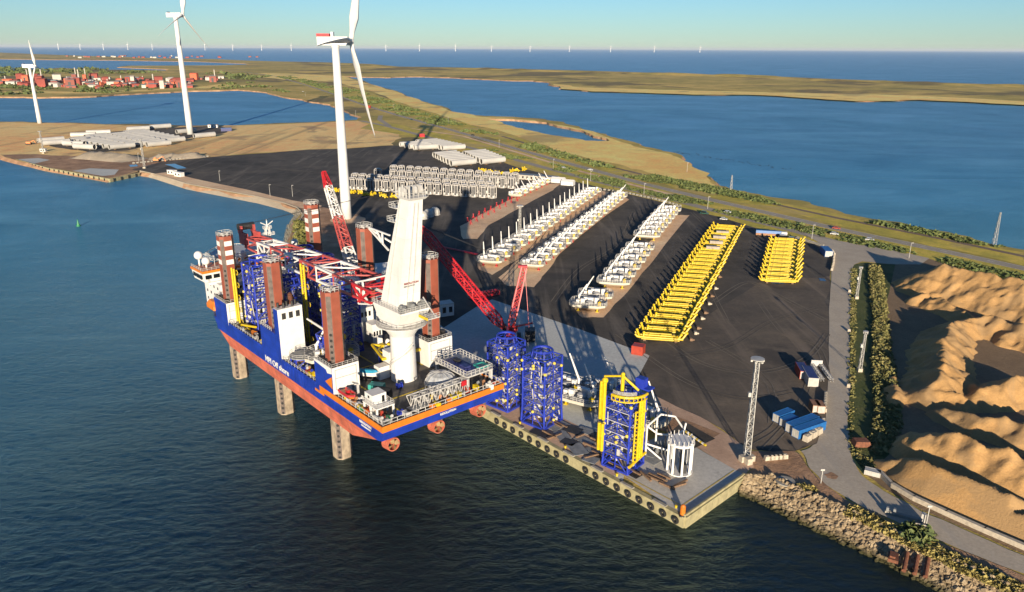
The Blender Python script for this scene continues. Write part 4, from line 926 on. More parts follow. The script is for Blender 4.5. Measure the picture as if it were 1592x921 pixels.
for x in (49.5, 56, 64):
    for yy in (26.7, 35.3): m.box(x, yy, DZ+2.2, .8, .8, 4.4)
m.use(M_navy).b2(51, 62, 27.5, 32.5, DZ+4.8, DZ+5.1); m.use(M_dark).b2(53, 55, 30, 31.5, DZ+5.1, DZ+5.8); m.use(M_navy).b2(58.5, 61.2, 28.2, 30.2, DZ+5.1, DZ+6.2)
st = m.build('equipment_platform', None, ves)
r = MB(); r.rail([(49.2, 26.4, DZ+4.8), (64.3, 26.4, DZ+4.8), (64.3, 35.6, DZ+4.8), (49.2, 35.6, DZ+4.8)], 1.5, .16, 1.5, close=True); r.build('railing', M_white2, st)
r = MB()
for a, b_ in (((60.5, 32), (63.5, 32)), ((63.5, 32), (63.5, 35)), ((63.5, 35), (60.5, 35)), ((60.5, 35), (60.5, 32))): r.bar((a[0], a[1], DZ+5.6), (b_[0], b_[1], DZ+5.6), .5)
r.build('frame', M_teal, st)
rnd = random.Random(21)
for i in range(92):
    zone = rnd.random()*1.25
    if zone < .35: u, v = rnd.uniform(46, 66), rnd.uniform(-2.6, .5)
    elif zone < .6: u, v = rnd.uniform(64, 66.5), rnd.uniform(-2, 35)
    elif zone < .8: u, v = rnd.uniform(10, 31), rnd.uniform(-2.5, 0)
    elif zone < 1.0: u, v = rnd.uniform(-32, -6), rnd.uniform(-3, 1)
    else: u, v = rnd.choice([(rnd.uniform(24, 50), rnd.uniform(2, 34)), (rnd.uniform(60, 65), rnd.uniform(2, 26)), (rnd.uniform(44, 56), rnd.uniform(24, 36))])
    k = rnd.choice(['mooring_winch', 'deck_locker', 'vent_pipe', 'cable_drum']); m = MB(); mt = rnd.choice([M_white2, M_white, M_grey, M_green, M_yel, M_dark, M_corg, M_white2, M_blue, M_org, M_yel, M_cred])
    if k == 'mooring_winch': m.tube((u-.9, v, DZ+1), (u+.9, v, DZ+1), .7, 10); m.box(u-1, v, DZ+.8, .3, 1.4, 1.5); m.box(u+1, v, DZ+.8, .3, 1.4, 1.5)
    elif k == 'deck_locker': m.box(u, v, DZ+.8, rnd.uniform(1, 2.4), rnd.uniform(.9, 1.6), 1.5); m.box(u, v, DZ+1.62, 1.2, 1.0, .1)
    elif k == 'vent_pipe': m.tube((u, v, DZ), (u, v, DZ+2), .25, 8); m.tube((u, v, DZ+2), (u+.5, v, DZ+2.3), .4, 8)
    else: m.tube((u, v-.6, DZ+.9), (u, v+.6, DZ+.9), .6, 10); m.tube((u, v-.7, DZ+.9), (u, v-.6, DZ+.9), .9, 12); m.tube((u, v+.6, DZ+.9), (u, v+.7, DZ+.9), .9, 12)
    m.build(k, mt, ves)

# ------------------------------------------------------------------ CARGO ON THE DECK
def on_deck(u, v): return uv(u, v, DZ+.06)
def jacket(label, loc, rz, H=25.0, W=12.5, full=True, group=None, yellow=False, deckrings=5):
    t = thing('jacket_frame', label, 'steel jacket', loc, rz, group); a = W/2
    m = MB(); cs = [(-a, -a), (a, -a), (a, a), (-a, a)]; tb = .78; zt = H-3
    def cp(k, z): f = 1-(1-tb)*z/zt if z < zt*.3 else 1-(1-tb)*.3-(0) ; f = max(f, .74); return Vector((cs[k][0]*f, cs[k][1]*f, z))
    lv = [0, zt*.2, zt*.37, zt*.53, zt*.69, zt*.85, zt]
    for k in range(4):
        for z0, z1 in zip(lv, lv[1:]): m.tube(cp(k, z0), cp(k, z1), .32, 8)
    m.build('corner_legs', M_blue, t)
    m = MB()
    for j, (z0, z1) in enumerate(zip(lv, lv[1:])):
        for k in range(4):
            k2 = (k+1) % 4; mid = (cp(k, z1)+cp(k2, z1))/2
            m.tube(cp(k, z0), mid, .17, 6); m.tube(cp(k2, z0), mid, .17, 6); m.tube(cp(k, z1), cp(k2, z1), .2, 6)
            if j == 0: m.bar(cp(k, .3), cp(k2, .3), .8)
            q = cp(k, z0).lerp(cp(k2, z0), .5); m.tube(q, mid, .16, 5); m.tube(cp(k, (z0+z1)/2), q.lerp(mid, .5), .14, 5); m.tube(cp(k2, (z0+z1)/2), q.lerp(mid, .5), .14, 5)
    m.build('bracing', M_blue, t)
    for z in lv[1:1+deckrings]:
        p = MB(); o = a*.74+.9; i = a*.74-.3; P = [(-o, -o), (o, -o), (o, o), (-o, o)]
        for s in (-1, 1): p.b2(-o, o, s*(o+i)/2-.75, s*(o+i)/2+.75, z-.1, z+.1); p.b2(s*(o+i)/2-.75, s*(o+i)/2+.75, -i, i, z-.1, z+.1)
        pl = p.build('walkway', M_white2, t)
        r = MB(); r.rail([(x, y_, z+.1) for x, y_ in P], 1.1, .08, 2.4, close=True); r.build('railing', M_blue, pl)
    rnd = random.Random(int(H*7+loc[0]))
    for k in range(8):
        m = MB(); an = k*math.pi/4+.3; r0 = a*.5; m.tube((r0*math.cos(an), r0*math.sin(an), 1+rnd.random()*2), (r0*math.cos(an), r0*math.sin(an), zt*.5+rnd.uniform(-1, 3)), .42, 8); m.build('guide_pipe', M_white2, t)
    m = MB()
    for k in range(34): m.box(rnd.uniform(-a, a), rnd.uniform(-a, a), rnd.uniform(1, zt-1), rnd.uniform(.3, 1.2), rnd.uniform(.3, 1.2), rnd.uniform(.5, 2.0))
    for k in range(16): x, y_ = rnd.uniform(-a, a), rnd.uniform(-a, a); z = rnd.uniform(1, zt-5); m.tube((x, y_, z), (x+rnd.uniform(-1, 1), y_+rnd.uniform(-1, 1), z+rnd.uniform(2, 6)), .16, 5)
    for k in range(10):
        an = rnd.uniform(0, 6.28); m.ring((a*.75*math.cos(an), a*.75*math.sin(an), rnd.uniform(2, zt)), .8, .12, 8, 'y')
    m.build('inner_fittings', M_white2, t)
    m = MB(); m.ring((0, 0, H-1.2), a*.66, .38, 20); m.ring((0, 0, H-3.2), a*.66, .2, 20)
    for k in range(8): an = k*math.pi/4; m.tube((a*.66*math.cos(an), a*.66*math.sin(an), H-1.2), (a*.75*math.cos(an), a*.75*math.sin(an), zt-.2), .2, 6)
    m.build('top_ring', M_blue, t)
    for k in range(18):
        m = MB().use(paint('buoy yellow', (0.5100, 0.3960, 0.0600), .5, .1)); q = cp(k % 4, rnd.uniform(2, zt)); q2 = cp((k+1) % 4, q.z); p = q.lerp(q2, rnd.choice([0, .5, .5, .9])); m.ball((p.x*1.05, p.y*1.05, p.z), .5, 8, 5); m.build('anode', None, t)
    return t
GJ = 'blue jacket frames carried on the ship deck'
def yellow_ladder(label, loc, rz, L, tilt=0):
    t = thing('landing_ladder', label, 'ladder', loc, rz); m = MB()
    for s in (-1, 1): m.tube((s*1.0, 0, 0), (s*1.0, tilt, L), .34, 8)
    m.tube((-2.2, .6, 1), (-2.2, .6+tilt, L-1), .22, 6); m.build('side_rails', M_yel, t)
    m = MB()
    for k in range(int(L/.8)): m.bar((-1, tilt*k*.8/L, k*.8+.4), (1, tilt*k*.8/L, k*.8+.4), .12)
    for k in range(5): z = 1.5+k*(L-3)/4; m.tube((-2.2, .6+tilt*z/L, z), (1, tilt*z/L, z), .16, 6); m.ring((1.2, .8, z), .9, .12, 8, 'y')
    m.build('rungs', M_yel, t); return t
jacket('crowded blue lattice jacket on the ship between its two near forward legs', on_deck(-24, 6.0), VA, 26, 9.6, group=GJ)
jacket('blue lattice jacket on the ship just ahead of the dark exhaust pipes of the funnel', on_deck(-9, 9.5), VA, 22, 9, group=GJ)
jacket('shaded blue lattice jacket on the ship behind the middle red leg', on_deck(-12, 24), VA, 26, 9.6, group=GJ)
jacket('shaded blue lattice jacket on the ship nearest the bow on the quay side', on_deck(-27, 24), VA, 26, 9.6, group=GJ)
jacket('slim blue lattice jacket on the ship beside the nearest red leg, under the crane boom', on_deck(14, 16.5), VA, 21, 7.5, group=GJ)
yellow_ladder('yellow ladder frame standing on the ship against its foremost red leg', on_deck(-30.5, -1.0), VA, 21)
yellow_ladder('yellow ladder frame on the ship seen behind the middle near leg', on_deck(0, 10), VA, 27)
m = MB(); m.tube((0, 0, 0), (9, 0, 0), .4, 8); o = m.build('yellow_pipe', M_yel, None, loc=on_deck(-27, -1.5)+Vector((0, 0, 1.4))); o.rotation_euler = (0, R(-8), VA+R(10)); tag(o, 'yellow pipe lying on the ship deck at the foot of the yellow ladder', 'pipe')
# ------------------------------------------------------------------ SHIP DECK CARGO, more
def dthing(name, label, cat, u, v, rz=0, z=0, group=None): return thing(name, label, cat, on_deck(u, v)+Vector((0, 0, z)), VA+rz, group)
t = dthing('rescue_boat', 'orange inflatable rescue boat with its davit on the near side of the stern deck', 'boat', 46.5, -1.6, 0, 1.2)
m = MB(); m.prism([(-3, -1.2), (2, -1.2), (3.4, 0), (2, 1.2), (-3, 1.2)], 0, .9); m.build('hull', M_org, t)
m = MB(); m.tube((-3, -1.2, 1), (2, -1.2, 1), .35, 8); m.tube((-3, 1.2, 1), (2, 1.2, 1), .35, 8); m.tube((2, -1.2, 1), (3.4, 0, 1.1), .35, 8); m.tube((2, 1.2, 1), (3.4, 0, 1.1), .35, 8); m.box(0, 0, 1.3, 1, .8, 1); m.build('tube', M_red, t)
m = MB(); m.bar((1.5, 2.4, -1.2), (1.5, 2.4, 3.5), .5); m.bar((1.5, 2.4, 3.5), (3.5, -.5, 5.6), .45); m.build('davit', M_white2, t)
t = dthing('workboat', 'small white workboat under a blue cover standing on a cradle beside the near jacking house', 'boat', 38.2, 9.2, R(40), 1.4)
m = MB(); m.prism([(-3.2, -.7), (2.2, -.7), (3.6, 0), (2.2, .7), (-3.2, .7)], 0, 1.3, top=[(-3.4, -1.2), (2.4, -1.2), (4.2, 0), (2.4, 1.2), (-3.4, 1.2)]); m.build('hull', M_white, t)
m = MB(); m.prism([(-3.3, -1.15), (2.2, -1.15), (3.6, 0), (2.2, 1.15), (-3.3, 1.15)], 1.31, 1.9, top=[(-3.1, -.5), (2, -.5), (3, 0), (2, .5), (-3.1, .5)]); m.build('cover', paint('cover cyan', (0.0180, 0.2280, 0.3600), .6, .1), t)
m = MB()
for x in (-2, 2): m.bar((x, -1.3, -1.4), (x, 0, 0), .25); m.bar((x, 1.3, -1.4), (x, 0, 0), .25)
m.bar((-2, 0, -1.2), (2, 0, -1.2), .2); m.build('cradle', M_dark, t)
def box_unit(name, label, cat, loc, rz, L, W, H, mat, group=None, top=None, doors=True, end=None):
    t = thing(name, label, cat, loc, rz, group); m = MB(); m.b2(-L/2, L/2, -W/2, W/2, .15, H)
    k = int(L/.55)
    for i in range(k):
        x = -L/2+.3+i*(L-.6)/k
        for s in (-1, 1): m.b2(x, x+.22, s*W/2-.04 if s < 0 else W/2-.01, -W/2+.01 if s < 0 else W/2+.04, .3, H-.15)
    for sx in (-1, 1):
        for sy in (-1, 1): m.box(sx*(L/2-.06), sy*(W/2-.06), H/2, .2, .2, H+.06)
    for sy in (-1, 1): m.box(0, sy*(W/2-.03), H, L, .14, .12); m.box(0, sy*(W/2-.03), .15, L, .14, .16)
    m.build('shell', mat, t)
    if top: q = MB(); q.b2(-L/2+.1, L/2-.1, -W/2+.1, W/2-.1, H+.002, H+.03); q.build('roof', top, t)
    if doors:
        for s in (-1, 1):
            d = MB(); d.b2(-L/2-.06, -L/2-.01, min(0, s*W/2*.94)+.03, max(0, s*W/2*.94)-.03, .3, H-.15)
            for yy in (.3, .7): d.tube((-L/2-.1, s*W/2*yy, .35), (-L/2-.1, s*W/2*yy, H-.2), .03, 5)
            d.build('door', end or M_mast, t)
    return t
box_unit('container', 'open teal box on the stern deck of the ship beside a black box', 'container', on_deck(45.5, 8.2), VA+R(35), 4.2, 2.6, 1.5, M_teal, doors=False)
box_unit('container', 'black box on the stern deck of the ship behind the small white winch house', 'container', on_deck(51.0, 6.6), VA+R(35), 5, 2.6, 2.4, M_dark, doors=False)
t = dthing('covered_reel', 'round cable reel under a clear faceted cover on the stern deck', 'reel', 57.5, 22.2)
m = MB(); m.lathe((0, 0, 0), [(4.6, 2.4), (4.3, 3.4), (3.2, 4.6), (1.6, 5.2), (.01, 5.3)], 12); m.build('cover', M_tarp, t)
m = MB()
for k in range(12):
    a = k*math.pi/6
    for (r0, z0), (r1, z1) in zip([(4.65, 2.4), (4.36, 3.4), (3.26, 4.65), (1.65, 5.25)], [(4.36, 3.4), (3.26, 4.65), (1.65, 5.25), (.05, 5.35)]): m.bar((r0*math.cos(a), r0*math.sin(a), z0), (r1*math.cos(a), r1*math.sin(a), z1), .1)
m.build('cover_ribs', M_white2, t)
m = MB(); m.ring((0, 0, 2.3), 4.6, .18, 24); m.ring((0, 0, .5), 4.6, .15, 24)
for k in range(24): a = k*math.pi/12; m.bar((4.6*math.cos(a), 4.6*math.sin(a), 0), (4.6*math.cos(a), 4.6*math.sin(a), 2.3), .14)
m.build('cage', M_white2, t); m = MB(); m.lathe((0, 0, 0), [(3.9, 0), (3.9, 2.2)], 20); m.build('drum', M_grey, t)
t = dthing('gangway_truss', 'long white lattice gangway lying along the stern bulwark', 'gangway', 64.0, 16.5, R(90))
m = MB(); m.lattice((-9.5, 0, 2.6), (9.5, 0, 2.6), 2.6, 2.6, 14, .26, d=.15, h0=3.6, h1=3.6); m.build('truss', M_white2, t)
m = MB(); m.box(0, 0, .9, 19, 1.8, .12); m.build('floor', M_grey, t)
for s in (-8, 8): m = MB(); m.box(s, 0, .4, .6, 2.6, .8); m.build('support', M_white2, t)
m = MB(); m.b2(7, 8.8, -1.5, -1.42, 3.0, 4.6); m.build('red_panel', M_red, t)
t = dthing('turntable_rack', 'yellow triangular frame loaded with buoys on a blue trestle behind the crane pedestal', 'frame', 33.5, 21.5, 0)
m = MB(); P = [(-7, -3, 5), (5, -6.5, 5), (6, 6, 5)]
for a, b in zip(P, P[1:]+P[:1]): m.tube(a, b, .45, 8)
for k in range(12): a0, a1 = k*math.pi/6, (k+1)*math.pi/6; m.tube((4.3*math.cos(a0), 4.3*math.sin(a0), 5), (4.3*math.cos(a1), 4.3*math.sin(a1), 5), .35, 6)
m.build('ring_frame', M_yel, t)
m = MB()
for sx in (-3, 3):
    for sy in (-3, 3): m.bar((sx, sy, 0), (sx, sy, 4.6), .4)
    m.bar((sx, -3, .3), (sx, 3, 4.5), .25); m.bar((sx, 3, .3), (sx, -3, 4.5), .25); m.bar((-3, sx, .3), (3, sx, 4.5), .25)
m.build('trestle', M_blue, t)
rnd = random.Random(5)
for k in range(9):
    m = MB(); x, y_ = rnd.uniform(-2.5, 2.5), rnd.uniform(-2.5, 2.5); m.ball((x, y_, 5.8+rnd.random()), .8, 8, 5, 1.3); m.build('buoy', [M_red, M_yel, M_white][k % 3], t)

# ------------------------------------------------------------------ WORK PLATFORMS (white, with davit)
def work_platform(jib, L=13.5, W=8.6, stand=M_red):
    t = thing('work_platform', None, 'platform')
    m = MB(); n = 6; a = L/2; b = W/2
    P = [(-a, -b*.5), (-a*.8, -b*.95), (-a*.2, -b), (a*.55, -b), (a*.92, -b*.7), (a, 0), (a*.9, b*.75), (a*.5, b), (-a*.6, b), (-a*.95, b*.5)]
    Q = [(x*.72, y*.62) for x, y in P]
    m.prism(Q, 1.3, 2.5, top=[(x*.97, y*.97) for x, y in P], bot=True); m.prism(P, 2.502, 3.5); m.build('hull', paint('platform cream', (0.4440, 0.4080, 0.3360), .5, .1, .8, .3, thr=.68), t)
    m = MB(); m.prism([(x*.95, y*.93) for x, y in P], 3.502, 3.53); m.build('grating', M_grey, t)
    m = MB(); m.rail([(x*.98, y*.98, 3.5) for x, y in P], 1.2, .13, 1.1, close=True); m.build('railing', M_white2, t)
    d = MB(); d.tube((jib[0], 0.6, 3.5), (jib[0], .6, 6.2), .42, 8); d.ball((jib[0], .6, 6.2), .55, 8, 5); dv = d.build('davit', M_white, t)
    j = MB(); p = Vector((jib[0], .6, 6.0)); q = p+Vector(jib[1:4]); j.tube(p, q, .42, 6, .24); j.tube(p+Vector((0, 0, -1.2)), p.lerp(q, .4), .15, 5); j.build('jib', M_white, dv)
    for x, y_, s in ((a*.62, -b*.62, 1.25), (-a*.42, -b*.1, 1.0)):
        m = MB(); m.box(x, y_, 3.5+s*.6, s*1.1, s, s*1.2); m.tube((x, y_, 3.5+s*1.2), (x, y_, 3.5+s*1.6), .15, 5); m.build('yellow_cabinet', M_yel, t)
    for x, y_, sx, sy, sz in ((.8, 1.6, 2.4, 1.6, 1.7), (-2.4, -2.2, 1.8, 1.3, 2.2), (3.6, 2.0, 1.6, 1.7, 1.6), (3.4, -.6, 1.3, 1.0, 2.4), (-4.6, -1.8, 1.4, 1.4, 1.5), (-1.6, 2.9, 2.6, 1.0, 1.3)):
        m = MB(); m.box(x, y_, 3.5+sz/2, sx, sy, sz); m.box(x, y_, 3.52+sz, sx+.15, sy+.15, .12); m.build('cabinet', M_white, t)
    m = MB(); m.lathe((.6, -.9, 3.5), [(1.7, 0), (1.7, .5), (1.35, .9), (.01, 1.0)], 12); m.build('hatch', M_white2, t)
    m = MB(); rnd = random.Random(4)
    for _ in range(12): m.box(rnd.uniform(-a*.75, a*.75), rnd.uniform(-b*.75, b*.75), 3.9, rnd.uniform(.3, .9), rnd.uniform(.3, .9), rnd.uniform(.5, 1.2))
    m.build('pipework', M_grey, t)
    for x, y_ in ((-a*.5, -b*.45), (a*.5, -b*.45), (0, b*.5)):
        m = MB(); m.box(x, y_, .15, 1.3, 1.3, .3); m.box(x, y_, .75, .5, .5, 1.1); m.box(x, y_, 1.27, 1.1, 1.1, .12); m.build('stand', stand, t)
    return t
GP = 'white platforms with davits set out in rows on the yard'
def row(proto, p0, p1, n, rz, names, first=True, sc=None, grp=GP, skip=(), rnd=.25):
    a, b = at(*p0), at(*p1); rr = random.Random(n); out = []
    for i in range(n):
        if i in skip: continue
        f = i/(n-1) if n > 1 else 0; loc = a.lerp(b, f)+Vector((rr.uniform(-rnd, rnd), rr.uniform(-rnd, rnd), .1)); ang = rz+rr.uniform(-.055, .055)
        lb = names(i+1, n)
        if first: proto.location = loc; proto.rotation_euler = (0, 0, ang); proto['label'] = lb; proto['group'] = grp; first = False; o = proto
        else: o = dup(proto, loc, ang, lb, grp, sc)
        out.append(o)
    return out
def nm(what, rowname):
    return lambda i, n: ('nearest' if i == 1 else 'farthest' if i == n else ordn(i)+' nearest')+' '+what+' in the '+rowname
pa = work_platform((-4.2, -.3, 0, 6.4), 15, 10); row(pa, (764, 412), (921, 302), 18, R(-14), nm('white platform with upright davit', 'long row second from the left'))
pb = work_platform((.8, 4.0, 1.0, 5.4), 13.5, 9.5); row(pb, (829, 418), (962, 310), 17, R(-16), nm('white platform with leaning davit', 'long row third from the left'))
pc = work_platform((-4.5, 3.4, .5, 5.6), 17, 10.5, M_yel)
w1 = row(pc, (914, 482), (926, 468), 2, R(-10), lambda i, n: ('nearer' if i == 1 else 'farther')+' of the two cream platforms standing apart at the near end')
row(pc, (954, 446), (994, 392), 6, R(-12), nm('white platform with leaning davit', 'middle block of the right-hand platform row'), False)
row(pc, (1006, 372), (1040, 332), 7, R(-14), nm('white platform with leaning davit', 'far block of the right-hand platform row'), False)
pd = work_platform((2.5, -3.2, 0, 5.6), 12, 8); row(pd, (802, 308), (846, 287), 6, R(-16), nm('white platform with left-leaning davit', 'short row by the low white building'))
# platforms waiting on the quay
pq = work_platform((4.5, -4.5, 1.0, 8.0), 17, 11, M_yel); pq.location = at(903, 630)+Vector((0, 0, .3)); pq.rotation_euler = (0, 0, R(-30)); pq['label'] = 'cream round platform with long white davit between the two blue quay jackets'
dup(pq, at(880, 612)+Vector((0, 0, .3)), R(-35), 'cream platform with a white davit partly hidden behind the second blue quay jacket')
dup(pq, at(935, 618)+Vector((0, 0, .3)), R(-20), 'shaded platform with a davit between the cream platform and the yellow-clad jacket')
dup(pq, at(1000, 660)+Vector((0, 0, .3)), R(-40), 'platform with a white davit just behind the yellow-clad jacket')
for o in C.objects:
    if o.get('category') == 'platform' and not o.get('group'): o['group'] = 'platforms standing on the quay'
dk = dup(pc, on_deck(21, 7.5)+Vector((0, 0, .4)), VA+R(70), 'cream platform on the ship deck between the funnel and the nearest red leg', 'platforms carried on the ship')
t = dthing('blue_trestle', 'open blue lattice frame standing on the cream platform on the ship', 'frame', 21, 7.5, 0, 4.0)
m = MB()
for k in range(6):
    a, b = k*math.pi/3, (k+1)*math.pi/3; p0, p1 = Vector((3*math.cos(a), 3*math.sin(a), 0)), Vector((3*math.cos(b), 3*math.sin(b), 0)); q0, q1 = p0*1.45+Vector((0, 0, 6)), p1*1.45+Vector((0, 0, 6))
    m.tube(p0, q0, .25, 6); m.tube(q0, q1, .25, 6); m.tube(p0, q1, .18, 6); m.tube(p0, p1, .2, 6); m.tube(q0, p1, .18, 6)
m.build('lattice', M_blue, t); m = MB(); m.box(3.5, 2, 5.5, 1.6, 1.6, 1.6); m.build('cabinet', M_yel, t); m = MB(); m.tube((-3, 0, 6), (-9, -3, 9), .4, 6, .3); m.build('jib', M_white2, t)
t = dthing('access_table', 'round grey table platform on blue trestle legs beside the funnel on the ship', 'platform', 16.5, -.2)
m = MB(); m.lathe((0, 0, 3.4), [(3.9, 0), (3.9, .35)], 14); m.build('top', M_grey, t)
m = MB()
for k in range(6): a = k*math.pi/3; a2 = a+math.pi/3; m.bar((3.4*math.cos(a), 3.4*math.sin(a), 0), (3.4*math.cos(a), 3.4*math.sin(a), 3.4), .4); m.bar((3.4*math.cos(a), 3.4*math.sin(a), .3), (3.4*math.cos(a2), 3.4*math.sin(a2), 3.3), .25); m.bar((3.4*math.cos(a), 3.4*math.sin(a), 3.1), (3.4*math.cos(a2), 3.4*math.sin(a2), 3.1), .4)
m.build('trestle', M_blue, t); m = MB(); m.rail([(3.7*math.cos(k*.45), 3.7*math.sin(k*.45), 3.75) for k in range(14)], 1.1, .08, 1.5, close=True); m.build('railing', M_white2, t)

# ------------------------------------------------------------------ YELLOW BOAT LANDINGS
def landing():
    t = thing('boat_landing', None, 'boat landing'); 
    for y_ in (-1.35, 1.35): m = MB(); m.tube((-9.0, y_, 1.5), (9.0, y_, 1.5), .52, 8); m.tube((-9, y_, 1.5), (-10.2, y_, 2.6), .5, 8, .3); m.build('fender_tube', M_yel, t)
    m = MB()
    m.tube((-8, 0, 2.0), (8, 0, 2.0), .42, 8); m.tube((-7.5, -2.4, 1.2), (7.5, -2.4, 1.2), .3, 8); m.tube((-7, .7, 2.6), (4.5, .7, 2.6), .28, 8)
    for k in range(9): m.bar((-7.5+k*1.9, -1.35, 1.75), (-7.5+k*1.9, 1.35, 1.75), .2)
    for k in range(3): m.box(-4.5+k*4.6, 0, 2.2, .5, 1.6, .9)
    m.build('rungs', M_yel, t)
    for x, dx, H in ((-8.4, -1.0, 2.6), (-6.8, .2, 1.6), (7.0, 1.2, 1.6), (8.6, 1.7, 2.4)):
        m = MB(); m.tube((x, -1.3, 1.6), (x+dx, -.6, 1.6+H), .40, 8); m.tube((x, 1.3, 1.6), (x+dx, -.6, 1.6+H), .3, 8); m.ball((x+dx, -.6, 1.6+H), .6, 8, 5); m.build('bracket', M_yel, t)
    m = MB(); m.tube((5.5, -1.5, 1.7), (8.8, 2.4, 2.4), .45, 8); m.box(5.0, .4, 2.1, 1.6, 1.6, 1.1); m.build('clamp', M_yel, t)
    for x in (-6.2, 6.2): m = MB(); m.box(x, 0, .45, 1.0, 3.6, .9); m.build('timber_block', M_wood, t)
    return t
pl = landing()
GY = 'yellow boat landings stored in rows on the yard'
row(pl, (1026, 530), (1131, 357), 27, R(-13), nm('yellow boat landing frame', 'long yellow row'), grp=GY, rnd=.2)
row(pl, (1211, 440), (1222, 378), 11, R(-9), nm('yellow boat landing frame', 'short yellow row'), False, grp=GY, rnd=.2)
for i, f in enumerate((.70, .765, .83, .895)):
    o = MB(); o.box(0, 0, 1.2, 7.5, 2.4, 1.6); o.box(0, 0, 2.05, 7.7, 2.6, .14); o = o.build('packing_case', paint('pale case', (0.3000, 0.2580, 0.2100), .8, .2), None)
    o.location = at(1026, 530).lerp(at(1131, 357), f)+Vector((-.5, 0, 1.9)); o.rotation_euler = (0, 0, R(-13)); tag(o, ordn(i+1)+' nearest of the pale cases lying on the long row of yellow landings', 'case', 'pale cases on the yellow landings')
for k, (x, y_) in enumerate([(1074, 530), (1081, 520), (1085, 512), (1091, 497), (1096, 488), (1102, 474), (1106, 462), (1112, 450), (1118, 432)]):
    m = MB(); m.box(0, 0, .6, 1.1, 1.6, 1.2); m.box(.9, .3, .3, 1.2, .8, .6); o = m.build('timber_support', M_sandbag if k % 2 else M_wood, None, loc=at(x, y_)); tag(o, ordn(k+1)+' nearest loose support block beside the right ends of the yellow landings', 'block', 'support blocks beside the yellow landings')

# ------------------------------------------------------------------ WHITE CAGES
def cage(H=9.6, r=3.5):
    t = thing('transport_cage', None, 'cage'); P = [(r*math.cos(k*math.pi/4+.39), r*math.sin(k*math.pi/4+.39)) for k in range(8)]
    m = MB()
    for k, (x, y_) in enumerate(P): m.bar((x, y_, .3), (x, y_, H-1.2), .34); m.bar((x, y_, H-1.2), (x*.62, y_*.62, H), .42)
    for z, f, w in ((.35, 1, .6), (H-1.2, 1, .5), (H, .62, .4)):
        for a, b in zip(P, P[1:]+P[:1]): m.bar((a[0]*f, a[1]*f, z), (b[0]*f, b[1]*f, z), w)
    m.build('frame', paint('cage white', (.37, .35, .325), .5, .1, 1.2, .3, thr=.66), t)
    m = MB(); m.lathe((0, 0, .6), [(1.9, 0), (1.9, 6.4), (1.2, 7.2), (1.2, 8.4)], 10); m.build('cylinder', paint('cage core grey', (.07, .07, .072), .6, .3), t)
    m = MB(); m.lathe((0, 0, H-.1), [(2.1, 0), (1.9, .25), (.01, .3)], 10); m.build('lid', M_white2, t)
    m = MB()
    for k in range(3): a = k*2.1; m.bar((1.9*math.cos(a), 1.9*math.sin(a), 3), (3.2*math.cos(a), 3.2*math.sin(a), 3), .3); m.box(2.5*math.cos(a+.8), 2.5*math.sin(a+.8), 1.2, 1, 1, 1.6)
    m.build('brackets', M_white2, t)
    return t
cg = cage(); GC = 'white cages standing in rows on the yard'
def cnm(rn): return lambda i, n: ('leftmost' if i == 1 else 'rightmost' if i == n else ordn(i)+' from the left')+' white cage in the '+rn
row(cg, (549, 294), (765, 308), 17, R(5), cnm('front row of cages'), grp=GC, rnd=.5)
row(cg, (553, 287), (761, 301), 17, R(5), cnm('row just behind the front row of cages'), False, grp=GC, rnd=.5)
row(cg, (588, 279), (795, 293), 17, R(5), cnm('third row of cages from the front'), False, grp=GC, skip=(1,), rnd=.5)
row(cg, (612, 273), (801, 286), 15, R(5), cnm('rearmost row of cages'), False, grp=GC, rnd=.5)

# ------------------------------------------------------------------ TOWER SECTIONS
def section(L=29, r=3.0):
    t = thing('tower_section', None, 'tower section'); m = MB(); n = 24
    P = [(r, -L/2), (r, L/2), (r-.12, L/2), (r-.12, -L/2)]; vs = []
    for rr, x in P:
        for i in range(n): a = 2*math.pi*i/n; vs.append((x, rr*math.cos(a), rr*math.sin(a)+r+.5))
    m._a(vs, [(j*n+i, j*n+(i+1) % n, ((j+1) % 4)*n+(i+1) % n, ((j+1) % 4)*n+i) for j in range(4) for i in range(n)]); m.build('shell', paint('section white', (.40, .39, .365), .5, .1, .15), t, smooth=False)
    for s in (-1, 1):
        m = MB(); m.ring((s*(L/2-.05), 0, r+.5), r-.15, .2, n, 'x'); m.build('flange', M_mast, t)
        m = MB(); m.box(s*L*.3, 0, .45, 1.2, 4.2, .9); m.build('saddle', M_wood, t)
    m = MB(); m.tube((-L/2+1.2, 0, r+.5), (-L/2+1.3, 0, r+.5), r-.14, n); m.tube((L/2-1.3, 0, r+.5), (L/2-1.2, 0, r+.5), r-.14, n); m.build('dark_hollow_disc', M_dark, t)  # dark discs set in the ends, coloured as the shade inside the hollow tube
    return t
sec = section(); GT = 'white tower sections lying in stacks'
def srow(p0, p1, n, rz, nmf, first=False): return row(sec, p0, p1, n, rz, nmf, first, grp=GT, rnd=.15)
def snm(g): return lambda i, n: ('nearest' if i == 1 else 'farthest' if i == n else ordn(i)+' nearest')+' white tower section in the '+g
srow((720, 258), (692, 244.5), 7, R(36), snm('front centre stack of the far yard'), True)
srow((766, 255), (738, 242.5), 7, R(36), snm('front right stack of the far yard'))
srow((662, 233.5), (640, 228.5), 4, R(30), snm('rear left stack of the far yard'))
srow((705, 234), (664, 224.5), 9, R(34), snm('rear right stack of the far yard'))
